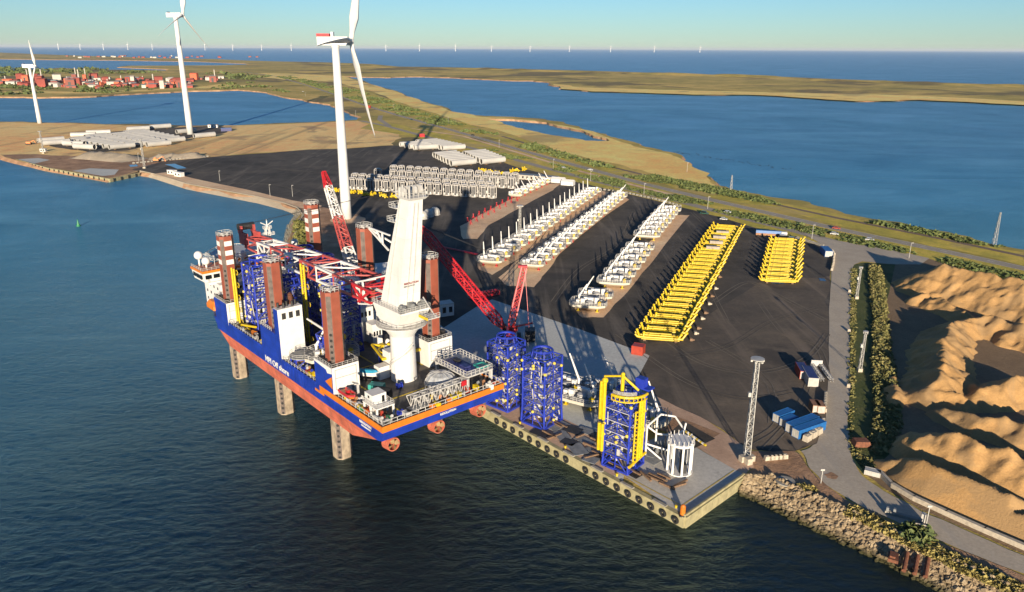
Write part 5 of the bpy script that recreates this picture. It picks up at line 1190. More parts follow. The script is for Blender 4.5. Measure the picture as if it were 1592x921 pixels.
left = [((88, 226), (80, 222), 2, R(48), 'pair at the left end of the left yard'), ((132, 233), (116, 228), 2, R(-14), 'dark-ended pair at the front of the left yard'),
        ((190, 232), (128, 221), 8, R(56), 'first bay of the left yard'), ((214, 228), (150, 216), 8, R(56), 'second bay of the left yard'), ((247, 228), (186, 213.5), 9, R(56), 'third bay of the left yard'),
        ((270, 222), (210, 209.5), 9, R(56), 'fourth bay of the left yard'), ((318, 214.5), (290, 208), 2, R(56), 'pair right of the middle turbine'), ((215, 204), (250, 200.5), 2, R(46), 'rear pair of the left yard'), ((130, 214), (154, 210), 2, R(20), 'low pair behind the left bays')]
for p0, p1, n, rz, g in left: srow(p0, p1, n, rz, snm(g))

# ------------------------------------------------------------------ CONTAINERS, HUTS, VEHICLES
def con(label, p, q, W, H, mat, group=None, top=None, end=None, z=0):
    a, b = at(*p), at(*q); d = b-a; rz = math.atan2(d.y, d.x); n = Vector((-d.y, d.x, 0)).normalized()
    return box_unit('shipping_container', label, 'container', (a+b)/2+n*W/2+Vector((0, 0, z)), rz, d.length, W, H, mat, group, top, end=end)
GB = 'blue containers beside the yard road'
con('nearest long blue container, right beside the three pale blocks', (1241, 684), (1283, 669), 2.6, 3.0, M_cblue, GB)
con('long blue container just behind the nearest one', (1231, 676), (1272, 661), 2.6, 3.0, M_cblue, GB)
con('short blue container second from the left in the blue group', (1222, 667), (1240, 660), 2.6, 2.7, M_cblue, GB)
con('short blue container at the left end of the blue group', (1211, 660), (1234, 651), 2.6, 2.9, M_cblue, GB)
def upright(label, p, rz, L, W, H, mat, top=None): return box_unit('shipping_container', label, 'container', at(*p), rz, L, W, H, mat, 'containers between masts and yard road', top)
upright('red and blue container standing left of the pair in the lower yard', (1246, 583), R(82), 8.5, 3.2, 3.2, M_cred, M_navy)
upright('blue and white container standing right of the pair in the lower yard', (1258, 592), R(82), 11, 3.4, 3.4, M_mast, M_navy)
upright('brown crate container with pale top just behind the blue containers', (1266, 638), R(85), 4.5, 2.6, 2.8, M_corg)
upright('brown crate container with pale top on the right of the two', (1273, 639), R(85), 4.5, 2.4, 2.8, M_corg)
upright('single blue container at the top right corner of the yard', (1284, 396), R(82), 12, 4.2, 3.6, M_cblue)
upright('red box container standing alone beside the concrete apron', (992, 550), R(-25), 4.4, 3.8, 3.6, M_cred)
t = thing('flat_rack', 'white metal flat rack frames lying by the yard road', 'rack', at(1277, 582), R(84)); m = MB()
for y_ in (-1.6, 1.6): m.lattice((-7, y_, .8), (7, y_, .8), 1, 1, 8, .18)
m.build('frame', M_white2, t); m = MB(); m.box(6.8, 0, 1.4, .4, 4, 2.4); m.build('end_wall', M_white2, t)
# trailer with blue tarpaulin, truck and cars near the yard's far edge
def vehicle(label, p, rz, kind, col, L=4.6, W=1.9, H=1.5):
    t = thing(kind, label, 'car' if kind == 'parked_car' else kind.replace('_', ' '), at(*p, GZ+.08), rz)
    m = MB(); m.prism([(-L/2, -W/2), (L/2, -W/2), (L/2, W/2), (-L/2, W/2)], .35, .95); m.prism([(-L*.42, -W*.46), (L*.28, -W*.46), (L*.28, W*.46), (-L*.42, W*.46)], .95, H, top=[(-L*.34, -W*.4), (L*.14, -W*.4), (L*.14, W*.4), (-L*.34, W*.4)]); m.build('body', col, t)
    m = MB(); m.prism([(-L*.41, -W*.47), (L*.275, -W*.47), (L*.275, W*.47), (-L*.41, W*.47)], 1.0, H-.12, top=[(-L*.35, -W*.425), (L*.16, -W*.425), (L*.16, W*.425), (-L*.35, W*.425)]); m.build('window', M_glass, t)
    for sx in (-1, 1):
        for sy in (-1, 1): m = MB(); m.tube((sx*L*.3, sy*(W/2-.12), .36), (sx*L*.3, sy*(W/2+.04), .36), .36, 12); m.build('wheel', M_black, t)
    return t
carw = paint('car white', (0.4680, 0.4680, 0.4620), .3, .03); cgreen = paint('car dark green', (.02, .07, .05), .3, .1)
vehicle('white car parked at the top edge of the yard above the yellow row', (1125, 342), R(-25), 'parked_car', carw, 5, 2.2, 1.8)
vehicle('dark green van parked at the top edge of the yard left of the white car', (1095, 333), R(-25), 'parked_van', cgreen, 6, 2.4, 2.3)
vehicle('white bus-like van parked between the blue trailer and the block wall', (1219, 373), R(-14), 'parked_van', carw, 8.5, 3, 3.2)
vehicle('dark green pickup parked right of the white van', (1232, 373), R(-14), 'parked_car', cgreen, 5.5, 2.4, 2)
for i, (x, y_, c) in enumerate([(1297, 365, carw), (1352, 374, carw), (1131, 331, carw), (876, 262, carw), (918, 265, carw), (640, 187, cgreen), (735, 211, M_dark), (1300, 356, M_cred), (471, 143, carw)]):
    vehicle(['white car on the highway right of centre', 'small white car on the verge near the road bend', 'pale car on the access road above the platforms', 'white car on the highway above the low building', 'second white car on the highway above the platform rows', 'dark car on the highway left of the tower sections', 'dark car driving on the highway near the mid pylon', 'red car on the highway at the right', 'white lorry far away on the highway'][i], (x, y_), R(-25), 'parked_car', c, 5, 2.1, 1.7)
t = thing('covered_trailer', 'trailer with blue tarpaulin and brown side boards at the top of the yard', 'trailer', at(1194, 368), R(-14))
m = MB(); m.box(0, 0, 1.6, 15, 3.2, 1.4); m.build('side_boards', M_corg, t); m = MB(); m.box(0, 0, 3.1, 15.1, 3.3, 1.6, tx=1, ty=.8); m.build('tarpaulin', M_cblue, t)
m = MB(); m.box(9.4, 0, 1.9, 3.4, 3.0, 3.2); m.build('cab', M_white, t)
for x in (-6, -4, 5, 9.5): m = MB(); m.tube((x, -1.6, .6), (x, 1.6, .6), .6, 12); m.build('wheel', M_black, t)
t = box_unit('red_truck_box', 'small red machine parked behind the rear tower sections', 'machine', at(656, 213), R(20), 7, 3.5, 4, M_red, doors=False)
t = box_unit('red_truck_box', 'small red lorry far away on the highway', 'lorry', at(573, 168), R(-25), 9, 3.5, 4.5, M_cred, doors=False)
# white huts and sheds
def hut(label, p, rz, L, W, H, wall, roof, nw=4, pitched=False, cat='building', name='site_building', wm=None):
    t = thing(name, label, cat, at(*p), rz); m = MB(); m.b2(-L/2, L/2, -W/2, W/2, 0, H); m.build('wall', wall, t); m = MB()
    if pitched: m._a([(-L/2-.2, -W/2-.2, H), (L/2+.2, -W/2-.2, H), (L/2+.2, W/2+.2, H), (-L/2-.2, W/2+.2, H), (-L/2-.2, 0, H+W*.28), (L/2+.2, 0, H+W*.28)], [(0, 1, 5, 4), (2, 3, 4, 5), (0, 4, 3), (1, 2, 5)])
    else: m.b2(-L/2-.15, L/2+.15, -W/2-.15, W/2+.15, H+.002, H+.3)
    m.build('roof', roof, t)
    for k in range(nw): x = -L/2+(k+.5)*L/nw; w = MB(); w.b2(x-min(.8, L/nw*.3), x+min(.8, L/nw*.3), -W/2-.05, -W/2+.05, H*.3, H*.78); w.build('window', wm or M_glass, t)
    return t
hut('low white building with a long row of garage openings behind the platform rows', (836, 280), R(-26), 38, 9, 4, M_barnw, M_grey, 9, wm=M_dark)
hut('white tarpaulin shed left of the pair by the yard fence', (868, 284), R(-24), 12, 6, 3.2, M_white, M_white, 0, True, 'shed', 'storage_tent')
hut('white tarpaulin shed right of the pair by the yard fence', (883, 288), R(-24), 11, 6, 3.2, M_white, M_white, 0, True, 'shed', 'storage_tent')
hut('pale blue tent hall with a dark doorway behind the ship crane', (594, 438), R(20), 15, 12, 6.5, M_tower, M_tower, 0, True, 'shed', 'storage_tent')
hut('white site cabin on the apron behind the rear red leg', (688, 490), R(25), 9, 5, 5.5, M_tower, M_mast, 3, name='site_cabin', cat='cabin')
for i, (x, y_) in enumerate(((268, 271), (279, 274.5))): hut(('left' if i == 0 else 'right')+' small white cabin on the far mole road', (x, y_), R(-30), 9, 4, 3.6, M_white, M_white, 2, name='site_cabin', cat='cabin')
hut('white hut on the dark ground right of the middle turbine', (332, 198.5), R(0), 14, 6, 4, M_white, M_corg, 3, name='site_cabin', cat='cabin')
hut('dark blue shed at the right end of the dark ground by the middle turbine', (352, 204), R(20), 14, 7, 4, M_navy, M_cblue, 0, name='site_cabin', cat='cabin')
hut('white cabin at the foot of the left quay mast', (68, 236), R(0), 6, 4, 3, M_white, M_white, 2, name='site_cabin', cat='cabin')
# ------------------------------------------------------------------ QUAY
M_quay = paint('quay concrete yellow', (0.3000, 0.2640, 0.1440), .85, .2, .5, .7, rustcol=(.16, .13, .06), thr=.6)
qw = thing('quay_wall', 'pale concrete quay wall with a row of black tyre fenders facing the ship', 'quay wall')
A, B, D_ = Vector((*quayA, 0)), Vector((*quayC, 0)), Vector((*quayR, 0))
def wall(name, a, b, out, z0, z1, th, mat, parent):
    d = (b-a).normalized(); n = Vector((d.y, -d.x, 0))*out; m = MB()
    m._a([a+n*.5+Vector((0, 0, z0)), b+n*.5+Vector((0, 0, z0)), b+n*.5+Vector((0, 0, z1)), a+n*.5+Vector((0, 0, z1)),
          a-n*th+Vector((0, 0, z0)), b-n*th+Vector((0, 0, z0)), b-n*th+Vector((0, 0, z1)), a-n*th+Vector((0, 0, z1))],
         [(0, 1, 2, 3), (5, 4, 7, 6), (3, 2, 6, 7), (1, 5, 6, 2), (4, 0, 3, 7)]); return m.build(name, mat, parent)
o1 = 1 if (B-A).normalized().y*(-1) > 0 or True else -1
wall('wall', A, B, 1 if Vector(((B-A).y, -(B-A).x)).dot(Vector((-1, -1))) > 0 else -1, -4, GZ+.15, .9, M_quay, qw)
wall('wall', B, D_, 1 if Vector(((D_-B).y, -(D_-B).x)).dot(Vector((1, -1))) > 0 else -1, -4, GZ+.15, .9, M_quay, qw)
dq = (B-A).normalized(); nq = Vector((dq.y, -dq.x, 0)); nq = nq if nq.dot(Vector((-1, -1, 0))) > 0 else -nq
L = (B-A).length; k = 0; s = 2.2; i = 0
fend = None
while s < 150:
    p = B-dq*s+nq*.95+Vector((0, 0, 1.55))
    if (i % 10) not in (9,):
        m = MB()
        for rr, tt in ((.72, .36),):
            pts = [p+dq*rr*math.cos(q*math.pi/8)+Vector((0, 0, rr*math.sin(q*math.pi/8))) for q in range(17)]
            for a, b in zip(pts, pts[1:]): m.tube(a, b, tt, 6)
        m.build('fender', M_black, qw)
    i += 1; s += 3.9
cp = MB()
for j in range(14): s0 = 6+j*11.0; c = B-dq*(s0+2)-nq*.1+Vector((0, 0, GZ+.3)); cp.box(c.x, c.y, c.z, 4.2, .9, .3, math.atan2(dq.y, dq.x))
for j in range(14):
    s0 = 6+j*11.0; c = B-dq*(s0+2)-nq*.1+Vector((0, 0, GZ+.3)); m = MB(); m.box(c.x, c.y, c.z, 4.2, .9, .3, math.atan2(dq.y, dq.x)); m.build('coping_block', M_conc, qw)
for j in range(7):
    c = B-dq*(4+j*20)-nq*1.6; m = MB(); m.lathe((c.x, c.y, GZ+.1), [(.3, 0), (.25, .5), (.42, .6), (.42, .8), (.1, .85)], 10); o = m.build('bollard', M_yel, None)
    tag(o, ordn(j+1)+' yellow mooring bollard counted from the quay corner', 'bollard', 'mooring bollards along the quay edge')
ym = MB()
for off in (4.2,):
    a = B+(D_-B).normalized()*3-Vector(((D_-B).normalized().y, -(D_-B).normalized().x, 0))*3.4; b = D_-Vector(((D_-B).normalized().y, -(D_-B).normalized().x, 0))*3.4; d = (b-a).normalized(); n = Vector((-d.y, d.x, 0))*.13
    z = Vector((0, 0, GZ+.2)); ym._a([a-n+z, b-n+z, b+n+z, a+n+z], [(0, 1, 2, 3)])
    a = B-dq*3-nq*3.4; b = B-dq*24-nq*3.4; n = nq*.13; ym._a([a-n+z, b-n+z, b+n+z, a+n+z], [(3, 2, 1, 0)])
tag(ym.build('yellow_edge_line', M_yel), kind='structure')
# small curb wall along the slab side
m = MB(); e = (D_-B).normalized(); ne = Vector((e.y, -e.x, 0)); ne = ne if ne.dot(Vector((1, -1, 0))) > 0 else -ne
c = (B+D_)/2-ne*.2; m.box(c.x, c.y, GZ+.45, (D_-B).length, .5, .6, math.atan2(e.y, e.x)); tag(m.build('parapet', M_quay), 'low concrete parapet along the side of the pale quay slab', 'parapet')
# left low quay with tyres
m = MB(); P = [at(x, y_, GZ) for x, y_ in ((25, 248), (75, 261.5), (170, 278.5), (216, 269))]
lq = thing('quay_wall', 'far pale quay wall with dark vertical fenders at the left', 'quay wall')
for a, b in zip(P, P[1:]):
    wall('wall', a-Vector((0, 0, GZ)), b-Vector((0, 0, GZ)), 1, -4, GZ+.3, .8, M_quay, lq)
    for j in range(int((b-a).length/9)):
        q = a+(b-a).normalized()*(4+j*9); d = (b-a).normalized(); n = Vector((d.y, -d.x, 0)); m = MB(); m.box(q.x+n.x*.9, q.y+n.y*.9, 1.2, .9, .9, 3.6, math.atan2(d.y, d.x)); m.build('fender', M_dark, lq)

# plates, timber and clutter on the quay paving
rnd = random.Random(9)
plates = [(826, 700), (842, 690), (860, 704), (876, 696), (895, 712), (900, 698), (915, 706), (884, 726), (912, 728), (930, 742), (855, 686), (990, 730), (970, 762), (1000, 742), (905, 742), (870, 715)]
words_ = ['grey', 'dark', 'worn', 'scuffed']
for i, (x, y_) in enumerate(plates):
    c = at(x+14, y_-27, GZ+.3); m = MB(); a = rnd.choice([math.atan2(dq.y, dq.x), math.atan2(dq.y, dq.x)+R(14), math.atan2(dq.y, dq.x)-R(22)]); m.box(c.x, c.y, GZ+.28+.05*(i % 4), rnd.uniform(4, 7), rnd.uniform(3, 4.5), .16, a)
    tag(m.build('steel_plate', M_grey if i % 3 else M_dark), ordn(i+1)+' flat steel plate on the quay counted from the ship side', 'steel plate', 'steel plates laid on the quay')
for i in range(22):
    s0 = rnd.uniform(8, 72); v = rnd.uniform(2, 12); c = B-dq*s0-nq*v; m = MB(); m.box(c.x, c.y, GZ+.55, rnd.uniform(3, 6), .5, .5, math.atan2(dq.y, dq.x)+rnd.choice([0, .1, 1.5, 1.3, -.3]))
    tag(m.build('timber_beam', M_wood), 'brown timber beam lying loose among the steel plates on the quay', 'beam', 'timber beams scattered on the quay')
# three quay jackets
GQ = 'blue jackets standing on the quay edge'
j1 = jacket('tall blue lattice jacket on the quay right beside the ship stern', at(787, 628)-Vector((0, 0, 0)), VA+R(8), 25.5, 9.2, group=GQ)
j2 = jacket('tall blue lattice jacket standing on the quay second from the ship', at(842, 655), VA+R(8), 25.5, 9.2, group=GQ)
j3 = jacket('blue lattice jacket clad with tall yellow ladders nearest the quay corner', at(968, 722), VA+R(8), 24.5, 8.4, group=GQ)
def on(par, m, name, mat): return m.build(name, mat, par)
for i, (x, y_, z0, z1) in enumerate(((-4.6, -5.0, 5, 13.5), (-4.6, -4.8, 14.6, 26), )):
    m = MB()
    for s_ in (-.55, .55): m.tube((x+s_, y_, z0), (x+s_, y_, z1), .5, 8)
    m.box(x, y_, (z0+z1)/2, 1.0, .8, z1-z0-1); on(j3, m, 'ladder', M_yel)
m = MB()
for s_ in (-1.1, 0, 1.1): m.tube((5.3, s_-.3, 4), (5.3, s_-.3, 22), .36, 8)
for q in range(14): m.bar((5.4, -1.5, 5+q*1.2), (5.4, .9, 5+q*1.2), .2)
m.tube((5.3, -5.5, 3.5), (5.3, 3, 4.5), .42, 8); m.tube((5.0, -3.0, 4), (5.0, -3.0, 19), .22, 6)
for q in range(7): m.tube((5.1, -3.2, 5+q*2.3), (5.3, -.8, 5.6+q*2.3), .2, 6); m.ring((5.5, -3.0, 5+q*2.3), .7, .14, 8, 'y')
on(j3, m, 'ladder', M_yel)
m = MB(); pts = [(6.0*math.cos(a), 6.0*math.sin(a), 23.6) for a in [R(-100+q*12) for q in range(10)]]
for a, b in zip(pts, pts[1:]): m.tube(a, b, .4, 8); m.bar((a[0], a[1], a[2]-1.4), (b[0], b[1], b[2]-1.4), .3); m.bar(a, (a[0], a[1], a[2]-1.4), .2)
on(j3, m, 'ring_beam', M_yel)
m = MB(); m.tube((1, -4, 24), (1, -4, 29.5), .5, 8); m.tube((1, -4, 29), (4.5, -1.5, 25), .35, 8); m.tube((-4.5, -4.5, 27.5), (1, -4, 29), .3, 8); m.ball((1, -4, 29.5), .6, 8, 5); m.ball((-4.3, -4.4, 26.3), .9, 8, 5)
on(j3, m, 'derrick', M_yel); m = MB(); m.box(3, 2.5, 25.6, 2.6, 2.2, 2.6); m.box(4, 3, 24.1, 4, 3, .4); on(j3, m, 'equipment_box', M_blue)
m = MB()
pts = [(5.6*math.cos(a), 5.6*math.sin(a), 25) for a in [R(-100+q*14) for q in range(6)]]
for a, b in zip(pts, pts[1:]): m._a([a, b, (b[0], b[1], 23.8), (a[0], a[1], 23.8)], [(0, 1, 2, 3), (3, 2, 1, 0)])
on(j3, m, 'white_panel', M_white2)
# white cylinder cage, pipe frame
t = thing('pile_template', 'white cylindrical cage with a dark open top standing on the pale quay slab', 'cage', at(1055, 733)); H = 10
m = MB()
for k in range(8): a = k*math.pi/4; m.bar((3.3*math.cos(a), 3.3*math.sin(a), .2), (3.3*math.cos(a), 3.3*math.sin(a), H), .55)
m.build('post', M_white, t)
for z in (.3, H-.9): m = MB(); m.lathe((0, 0, z), [(3.1, 0), (3.75, 0), (3.75, .7 if z > 1 else .35), (3.1, .7 if z > 1 else .35)], 20); m.build('ring', M_white, t)
m = MB()
for k in range(3): a = .5+k*2.1; m.tube((1.6*math.cos(a), 1.6*math.sin(a), 0), (1.6*math.cos(a), 1.6*math.sin(a), H-2), .4, 8)
m.box(.8, -1.5, 2, 1.6, 1.6, 2.6); m.lathe((0, 0, H-1.6), [(3.0, 0), (2.2, .8), (.4, 1.0), (.01, 1.0)], 16); m.build('inner_gear', M_dark, t)
m = MB()
for k in range(16): a = k*math.pi/8; m.bar((3.4*math.cos(a), 3.4*math.sin(a), H-.2), (3.4*math.cos(a), 3.4*math.sin(a), H+1.1), .2)
m.build('top_railing', M_white2, t)
t = thing('pipe_frame', 'tall open frame of white pipes standing behind the white cylindrical cage', 'frame', at(1030, 706), R(-8)); 
P = [(-5, -1.8, 0), (-5, -1.8, 9.6), (-2, -2.6, 7.8), (2.8, -2.6, 7.6), (5.5, -1, 8.8), (3, 2.6, 11.0), (-1, 3, 11.2), (-5, -1.8, 9.6)]
m = MB()
for a, b in zip(P, P[1:]): m.tube(a, b, .28, 8)
m.build('upper_ring', M_white, t)
for a, b in (((5.5, -1, 8.8), (5.4, -1, 4)), ((5.5, -1, 8.8), (5.8, -1, 11)), ((2.5, -2.6, 7.7), (2.5, -2.6, 0)), ((-4.8, -2, 3), (0, -4, 0)), ((-2, 2.8, 11), (-2, 2.8, 0)), ((-4.8, -2, 4), (2, -2, 2.2))): m = MB(); m.tube(a, b, .28, 8); m.build('pipe', M_white, t)
m = MB(); m.tube((.5, 0, 0), (.5, 0, 15), .16, 6); m.build('pole', M_dark, t)
m = MB()
for q in range(5): m.tube((q*1.1-2, -1.5+q, .8), (q*1.1-1, 2+q*.3, 3), .5, 8); m.box(q*1.2-2, 1-q*.3, 1, 1.4, 1.0, 1.6)
m.build('valve_gear', M_grey, t)
t = thing('gas_rack', 'orange and red cylinder on its stand at the quay corner', 'cylinder', at(1061, 801)); m = MB(); m.tube((0, 0, .3), (0, 0, 2.4), .7, 10); m.ball((0, 0, 2.4), .7, 10, 5); m.build('cylinder', M_org, t); m = MB(); m.box(0, 0, .15, 2, 2, .3); m.build('base', M_dark, t)
t = thing('barrier_line', 'yellow and white striped barrier beside the dark pit on the quay', 'barrier', (0, 0, 0)); a, b = at(1063, 672), at(1097, 696)
for q in range(12):
    p0, p1 = a.lerp(b, q/12), a.lerp(b, (q+1)/12); m = MB(); m.bar(p0+Vector((0, 0, .7)), p1+Vector((0, 0, .7)), .5); m.build('panel', M_yel if q % 2 else M_white, t)

# ------------------------------------------------------------------ RED CRAWLER CRANE
t = thing('crawler_crane', 'bright red crawler crane with long lattice boom and mast behind the blue quay jackets', 'crane', at(793, 530)); o = Vector((0, 0, 0))
for s_ in (-1, 1): m = MB(); m.box(s_*3.6, 0, .9, 1.6, 10, 1.5); m.tube((s_*3.6-.8, -5, .9), (s_*3.6+.8, -5, .9), .75, 12); m.tube((s_*3.6-.8, 5, .9), (s_*3.6+.8, 5, .9), .75, 12); m.build('track', M_black, t)
m = MB(); m.box(0, 0, 2.6, 4.6, 8, 1.8); m.box(0, -.5, 4.2, 3.2, 9, 1.6); m.box(2.2, 3, 4.4, 1.6, 2.6, 2.2); m.build('machinery_deck', M_red, t)
m = MB(); m.box(-2.2, 3.4, 4.6, 1.6, 2.4, 2.2); m.build('cab', M_dark, t)
foot_ = Vector((-2.5, 1.5, 4.8)); tipc = Vector((-37.5, 16, 44)); m = MB(); m.use(M_red)
m.lattice(foot_, foot_.lerp(tipc, .08), .8, 3.0, 2, .45, d=.26); m.lattice(foot_.lerp(tipc, .08), foot_.lerp(tipc, .9), 3.0, 3.0, 17, .5, d=.26); m.lattice(foot_.lerp(tipc, .9), tipc, 3.0, 1.0, 2, .45, d=.3); m.build('boom', None, t)
mb, mt_ = Vector((0, 0, 4.8)), Vector((5.4, 3, 30)); m = MB().use(M_red); m.lattice(mb, mb.lerp(mt_, .12), .8, 2.6, 1, .45, d=.26); m.lattice(mb.lerp(mt_, .12), mt_, 2.6, 2.0, 9, .5, d=.26); m.box(mt_.x-.5, mt_.y, mt_.z+.4, 3.6, 1.8, .9); m.build('mast', None, t)
m = MB().use(M_red)
for s_ in (-1, 0, 1): m.bar(mt_+Vector((.3, s_*.8, 0)), Vector((7.6, s_*1.0-1, 5.5)), .16)
m.bar((0, 0, 5.5), (9, -1, 8), .5); m.bar((0, .8, 5.5), (9, -.2, 8), .4); m.build('stay_rods', None, t)
m = MB()
for s_ in (-.7, .7): m.tube(mt_+Vector((0, s_, .5)), tipc+Vector((0, s_*.5, .5)), .07, 4)
m.tube(tipc, tipc+Vector((-1, 0, -28)), .06, 4); m.build('stay_cables', M_dark, t)
m = MB(); m.box(8, -1, 3.2, 4, 5, 4.5); m.build('counterweight', M_dark, t)
t = thing('boom_section', 'short red lattice boom section lying on the apron behind the red crane', 'crane part', at(752, 462), R(30)); m = MB(); m.lattice((-8, 0, 1.4), (8, 0, 1.4), 2, 2, 8, .35, d=.22); m.build('lattice', M_red, t)
t = thing('red_beams', 'pair of long thin red beams lying beside the nearest white platform of the second row', 'beam', at(713, 392), R(-38)); m = MB()
for s_ in (-.7, .7): m = MB(); m.tube((-14, s_, 1), (14, s_, 1), .28, 6); m.build('beam', M_red, t)

# ------------------------------------------------------------------ LIGHT MASTS AND POLES
def mast(label, p, H, grp=True, name='light_mast', dy=0, dish=True):
    t = thing(name, label, 'light mast' if grp else 'pylon', at(*p), 0, 'tall lattice light masts around the yard' if grp else None); w_ = 1.6 if H > 20 else 1.0
    m = MB(); m.lattice((0, 0, 1.4 if grp else 0), (0, 0, H), w_ if grp else 1.9, w_*.6 if grp else .6, int(H/1.6), .18 if H > 20 else .13, d=.09); m.build('lattice', M_mast, t)
    if not grp: return t
    m = MB(); m.box(0, 0, .7, 1.6*w_, 1.6*w_, 1.4); m.build('base', M_sandbag, t); r_ = 1.9 if H > 20 else .9
    m = MB(); m.lathe((0, 0, H), [(r_*.5, 0), (r_, .15), (r_, .35), (r_*.5, .4)], 12); m.build('head_frame', M_mast, t)
    for k in range(6): a = k*math.pi/3; m = MB(); m.box(r_*.85*math.cos(a), r_*.85*math.sin(a), H-.3, .3*r_, .25*r_, .5, a); m.build('floodlight', M_mast, t)
    m = MB(); m.box(-w_*.7, 0, H*.66, .8, .8, 1.2); m.build('winch_box', M_mast, t)
    return t
mast('tall light mast with three pale blocks at its foot beside the quay slab', (1160, 714), 31)
mast('light mast on the grassy bank, nearer of the two by the hedge', (1336, 578), 15.5)
mast('light mast on the grassy bank, farther of the two by the hedge', (1331, 465), 15.5)
mast('thin lattice pylon at the lagoon shore right of the yellow rows', (1136, 297), 13, False, 'lattice_pylon')
mast('tall thin lattice pylon standing at the lagoon shore at the far right', (1545, 381), 20, False, 'lattice_pylon')
mast('distant light mast on the left quay by the tower sections', (225, 262), 28); mast('distant light mast at the left end of the tower sections', (68, 239), 24)
mast('light mast rising between the second and third platform rows', (808, 385), 25)
m = MB(); rb = None
for i, (x, y_, s_) in enumerate(((1154, 718, 1.6), (1163, 722, 1.7), (1168, 717, 1.5))): m = MB(); c = at(x, y_); m.box(c.x, c.y, GZ+s_*.6, s_, s_, s_*1.2, R(20)); tag(m.build('concrete_block', M_sandbag), ['left', 'middle', 'right'][i]+' pale block at the foot of the tall quay light mast', 'block')
poles = [(342, 282), (420, 305), (455, 306), (216, 252), (553, 181), (612, 170), (697, 192), (776, 230), (918, 282), (1001, 303), (1262, 372), (1413, 402), (540, 268), (475, 150), (1068, 268), (860, 262), (1100, 325)]
for i, (x, y_) in enumerate(poles):
    t = thing('lamp_pole', ordn(i+1)+' thin pale pole of those standing along the roads and the mole', 'pole', at(x, y_), 0, 'thin poles along the roads and mole'); m = MB(); m.tube((0, 0, 0), (0, 0, 9), .16, 6, .1); m.build('pole', M_mast, t); m = MB(); m.box(.6, 0, 9, 1.4, .35, .25); m.build('lamp', M_mast, t)
# signs and posts near the road
for p, lb, H in (((1276, 752), 'small white post with a crossbar beside the road stain', 4.2), ((1439, 820), 'thin white pole beside the pale board by the shore track', 6)):
    t = thing('sign_post', lb, 'post', at(*p)); m = MB(); m.tube((0, 0, 0), (0, 0, H), .12, 6); m.build('pole', M_mast, t); m = MB(); m.box(0, 0, H, 1.1, .15, .5); m.build('sign_plate', M_mast, t)
t = thing('notice_board', 'pale tilted board among the bushes beside the shore track', 'board', at(1434, 828), R(-25)); m = MB(); m.box(0, 0, 1.2, 3.6, .3, 2.0); m.build('board', M_sandbag, t); m = MB(); m.box(0, .2, .3, 3.2, .3, .6); m.build('leg', M_wood, t)
t = thing('barrier_gate', 'low white barrier with a cabinet across the shore track', 'barrier', at(1406, 806), R(-28)); m = MB(); m.box(0, 0, .5, 9, 1.0, .9); m.build('base', M_conc, t); m = MB(); m.box(4, 0, 1.6, 1.0, 1.2, 2.2); m.build('cabinet', M_mast, t)
for x in (-4, -2.4): m = MB(); m.box(x, .2, 1.1, .6, .8, 1.6); m.build('post', M_grey, t)
c = at(1221, 750); m = MB(); m.lathe((c.x, c.y, GZ+.1), [(2.6, 0), (2.6, .35), (1.1, .35), (1.1, 0)], 20); tag(m.build('concrete_ring', M_conc), 'flat white concrete ring lying on the brown ground behind the rocks', 'ring')
# rusty tubes in the rocks
t = thing('wrecked_pipes', 'rusty brown pipes and frame lying on the armour rocks at the water edge', 'pipes', at(1420, 884, .8), R(-28))
for k in range(3): m = MB(); m.tube((k*2.2-2, -2.8, .5), (k*2.2-1.6, 2.8, 1.9), .5, 10); m.build('pipe', M_rust, t)
m = MB(); m.box(-4.4, .3, 1.2, 2.2, 3.2, .8); m.box(-4.6, .3, 1.9, 1.2, 2.2, .5); m.build('frame', M_rust, t)
# pale block walls
def blocks(pts, n, L_, lb, grp, mat=M_sandbag, W_=1.2, H_=1.3, rounder=False):
    P = [at(*p) for p in pts]; cum = [0]
    for a, b in zip(P, P[1:]): cum.append(cum[-1]+(b-a).length)
    for i in range(n):
        s_ = cum[-1]*(i+.5)/n; k = max(q for q in range(len(P)-1) if cum[q] <= s_); c = P[k].lerp(P[k+1], (s_-cum[k])/(cum[k+1]-cum[k])); d = P[k+1]-P[k]
        m = MB(); m.box(c.x, c.y, GZ+H_/2+.1, L_, W_, H_, math.atan2(d.y, d.x), .9, .85); m.box(c.x, c.y, GZ+H_+.12, L_*.3, W_*.3, .2)
        tag(m.build('concrete_block', mat), lb(i+1), 'block', grp)
blocks([(1293, 391), (1297, 397), (1296, 410), (1293, 422)], 13, 2.0, lambda i: ordn(i)+' block from the far end of the curved block wall at the yard corner', 'blocks of the curved wall at the yard corner')
blocks([(1237, 371), (1280, 384)], 7, 3.4, lambda i: ordn(i)+' block from the left in the line behind the short yellow row', 'blocks lined behind the short yellow row', M_conc)
blocks([(1284, 614), (1283, 628), (1282, 642)], 7, 1.9, lambda i: ordn(i)+' block from the top in the column beside the two brown crates', 'blocks beside the yard road')
blocks([(1280, 655), (1278, 665)], 2, 2.2, lambda i: ['upper', 'lower'][i-1]+' rounded block at the right end of the long blue containers', 'blocks around the blue containers')
blocks([(1250, 688), (1276, 672)], 3, 2.6, lambda i: ['left', 'middle', 'right'][i-1]+' of three big pale blocks in front of the nearest blue container', 'blocks around the blue containers', W_=1.8, H_=1.9)
blocks([(1190, 716), (1222, 713)], 5, 2.0, lambda i: ordn(i)+' pale block from the left in the heap right of the tall mast', 'blocks right of the tall mast')
blocks([(205, 255), (325, 244)], 22, 2.4, lambda i: ordn(i)+' from the left of the small blocks below the gravel heaps', 'small blocks lined below the gravel heaps', M_conc)
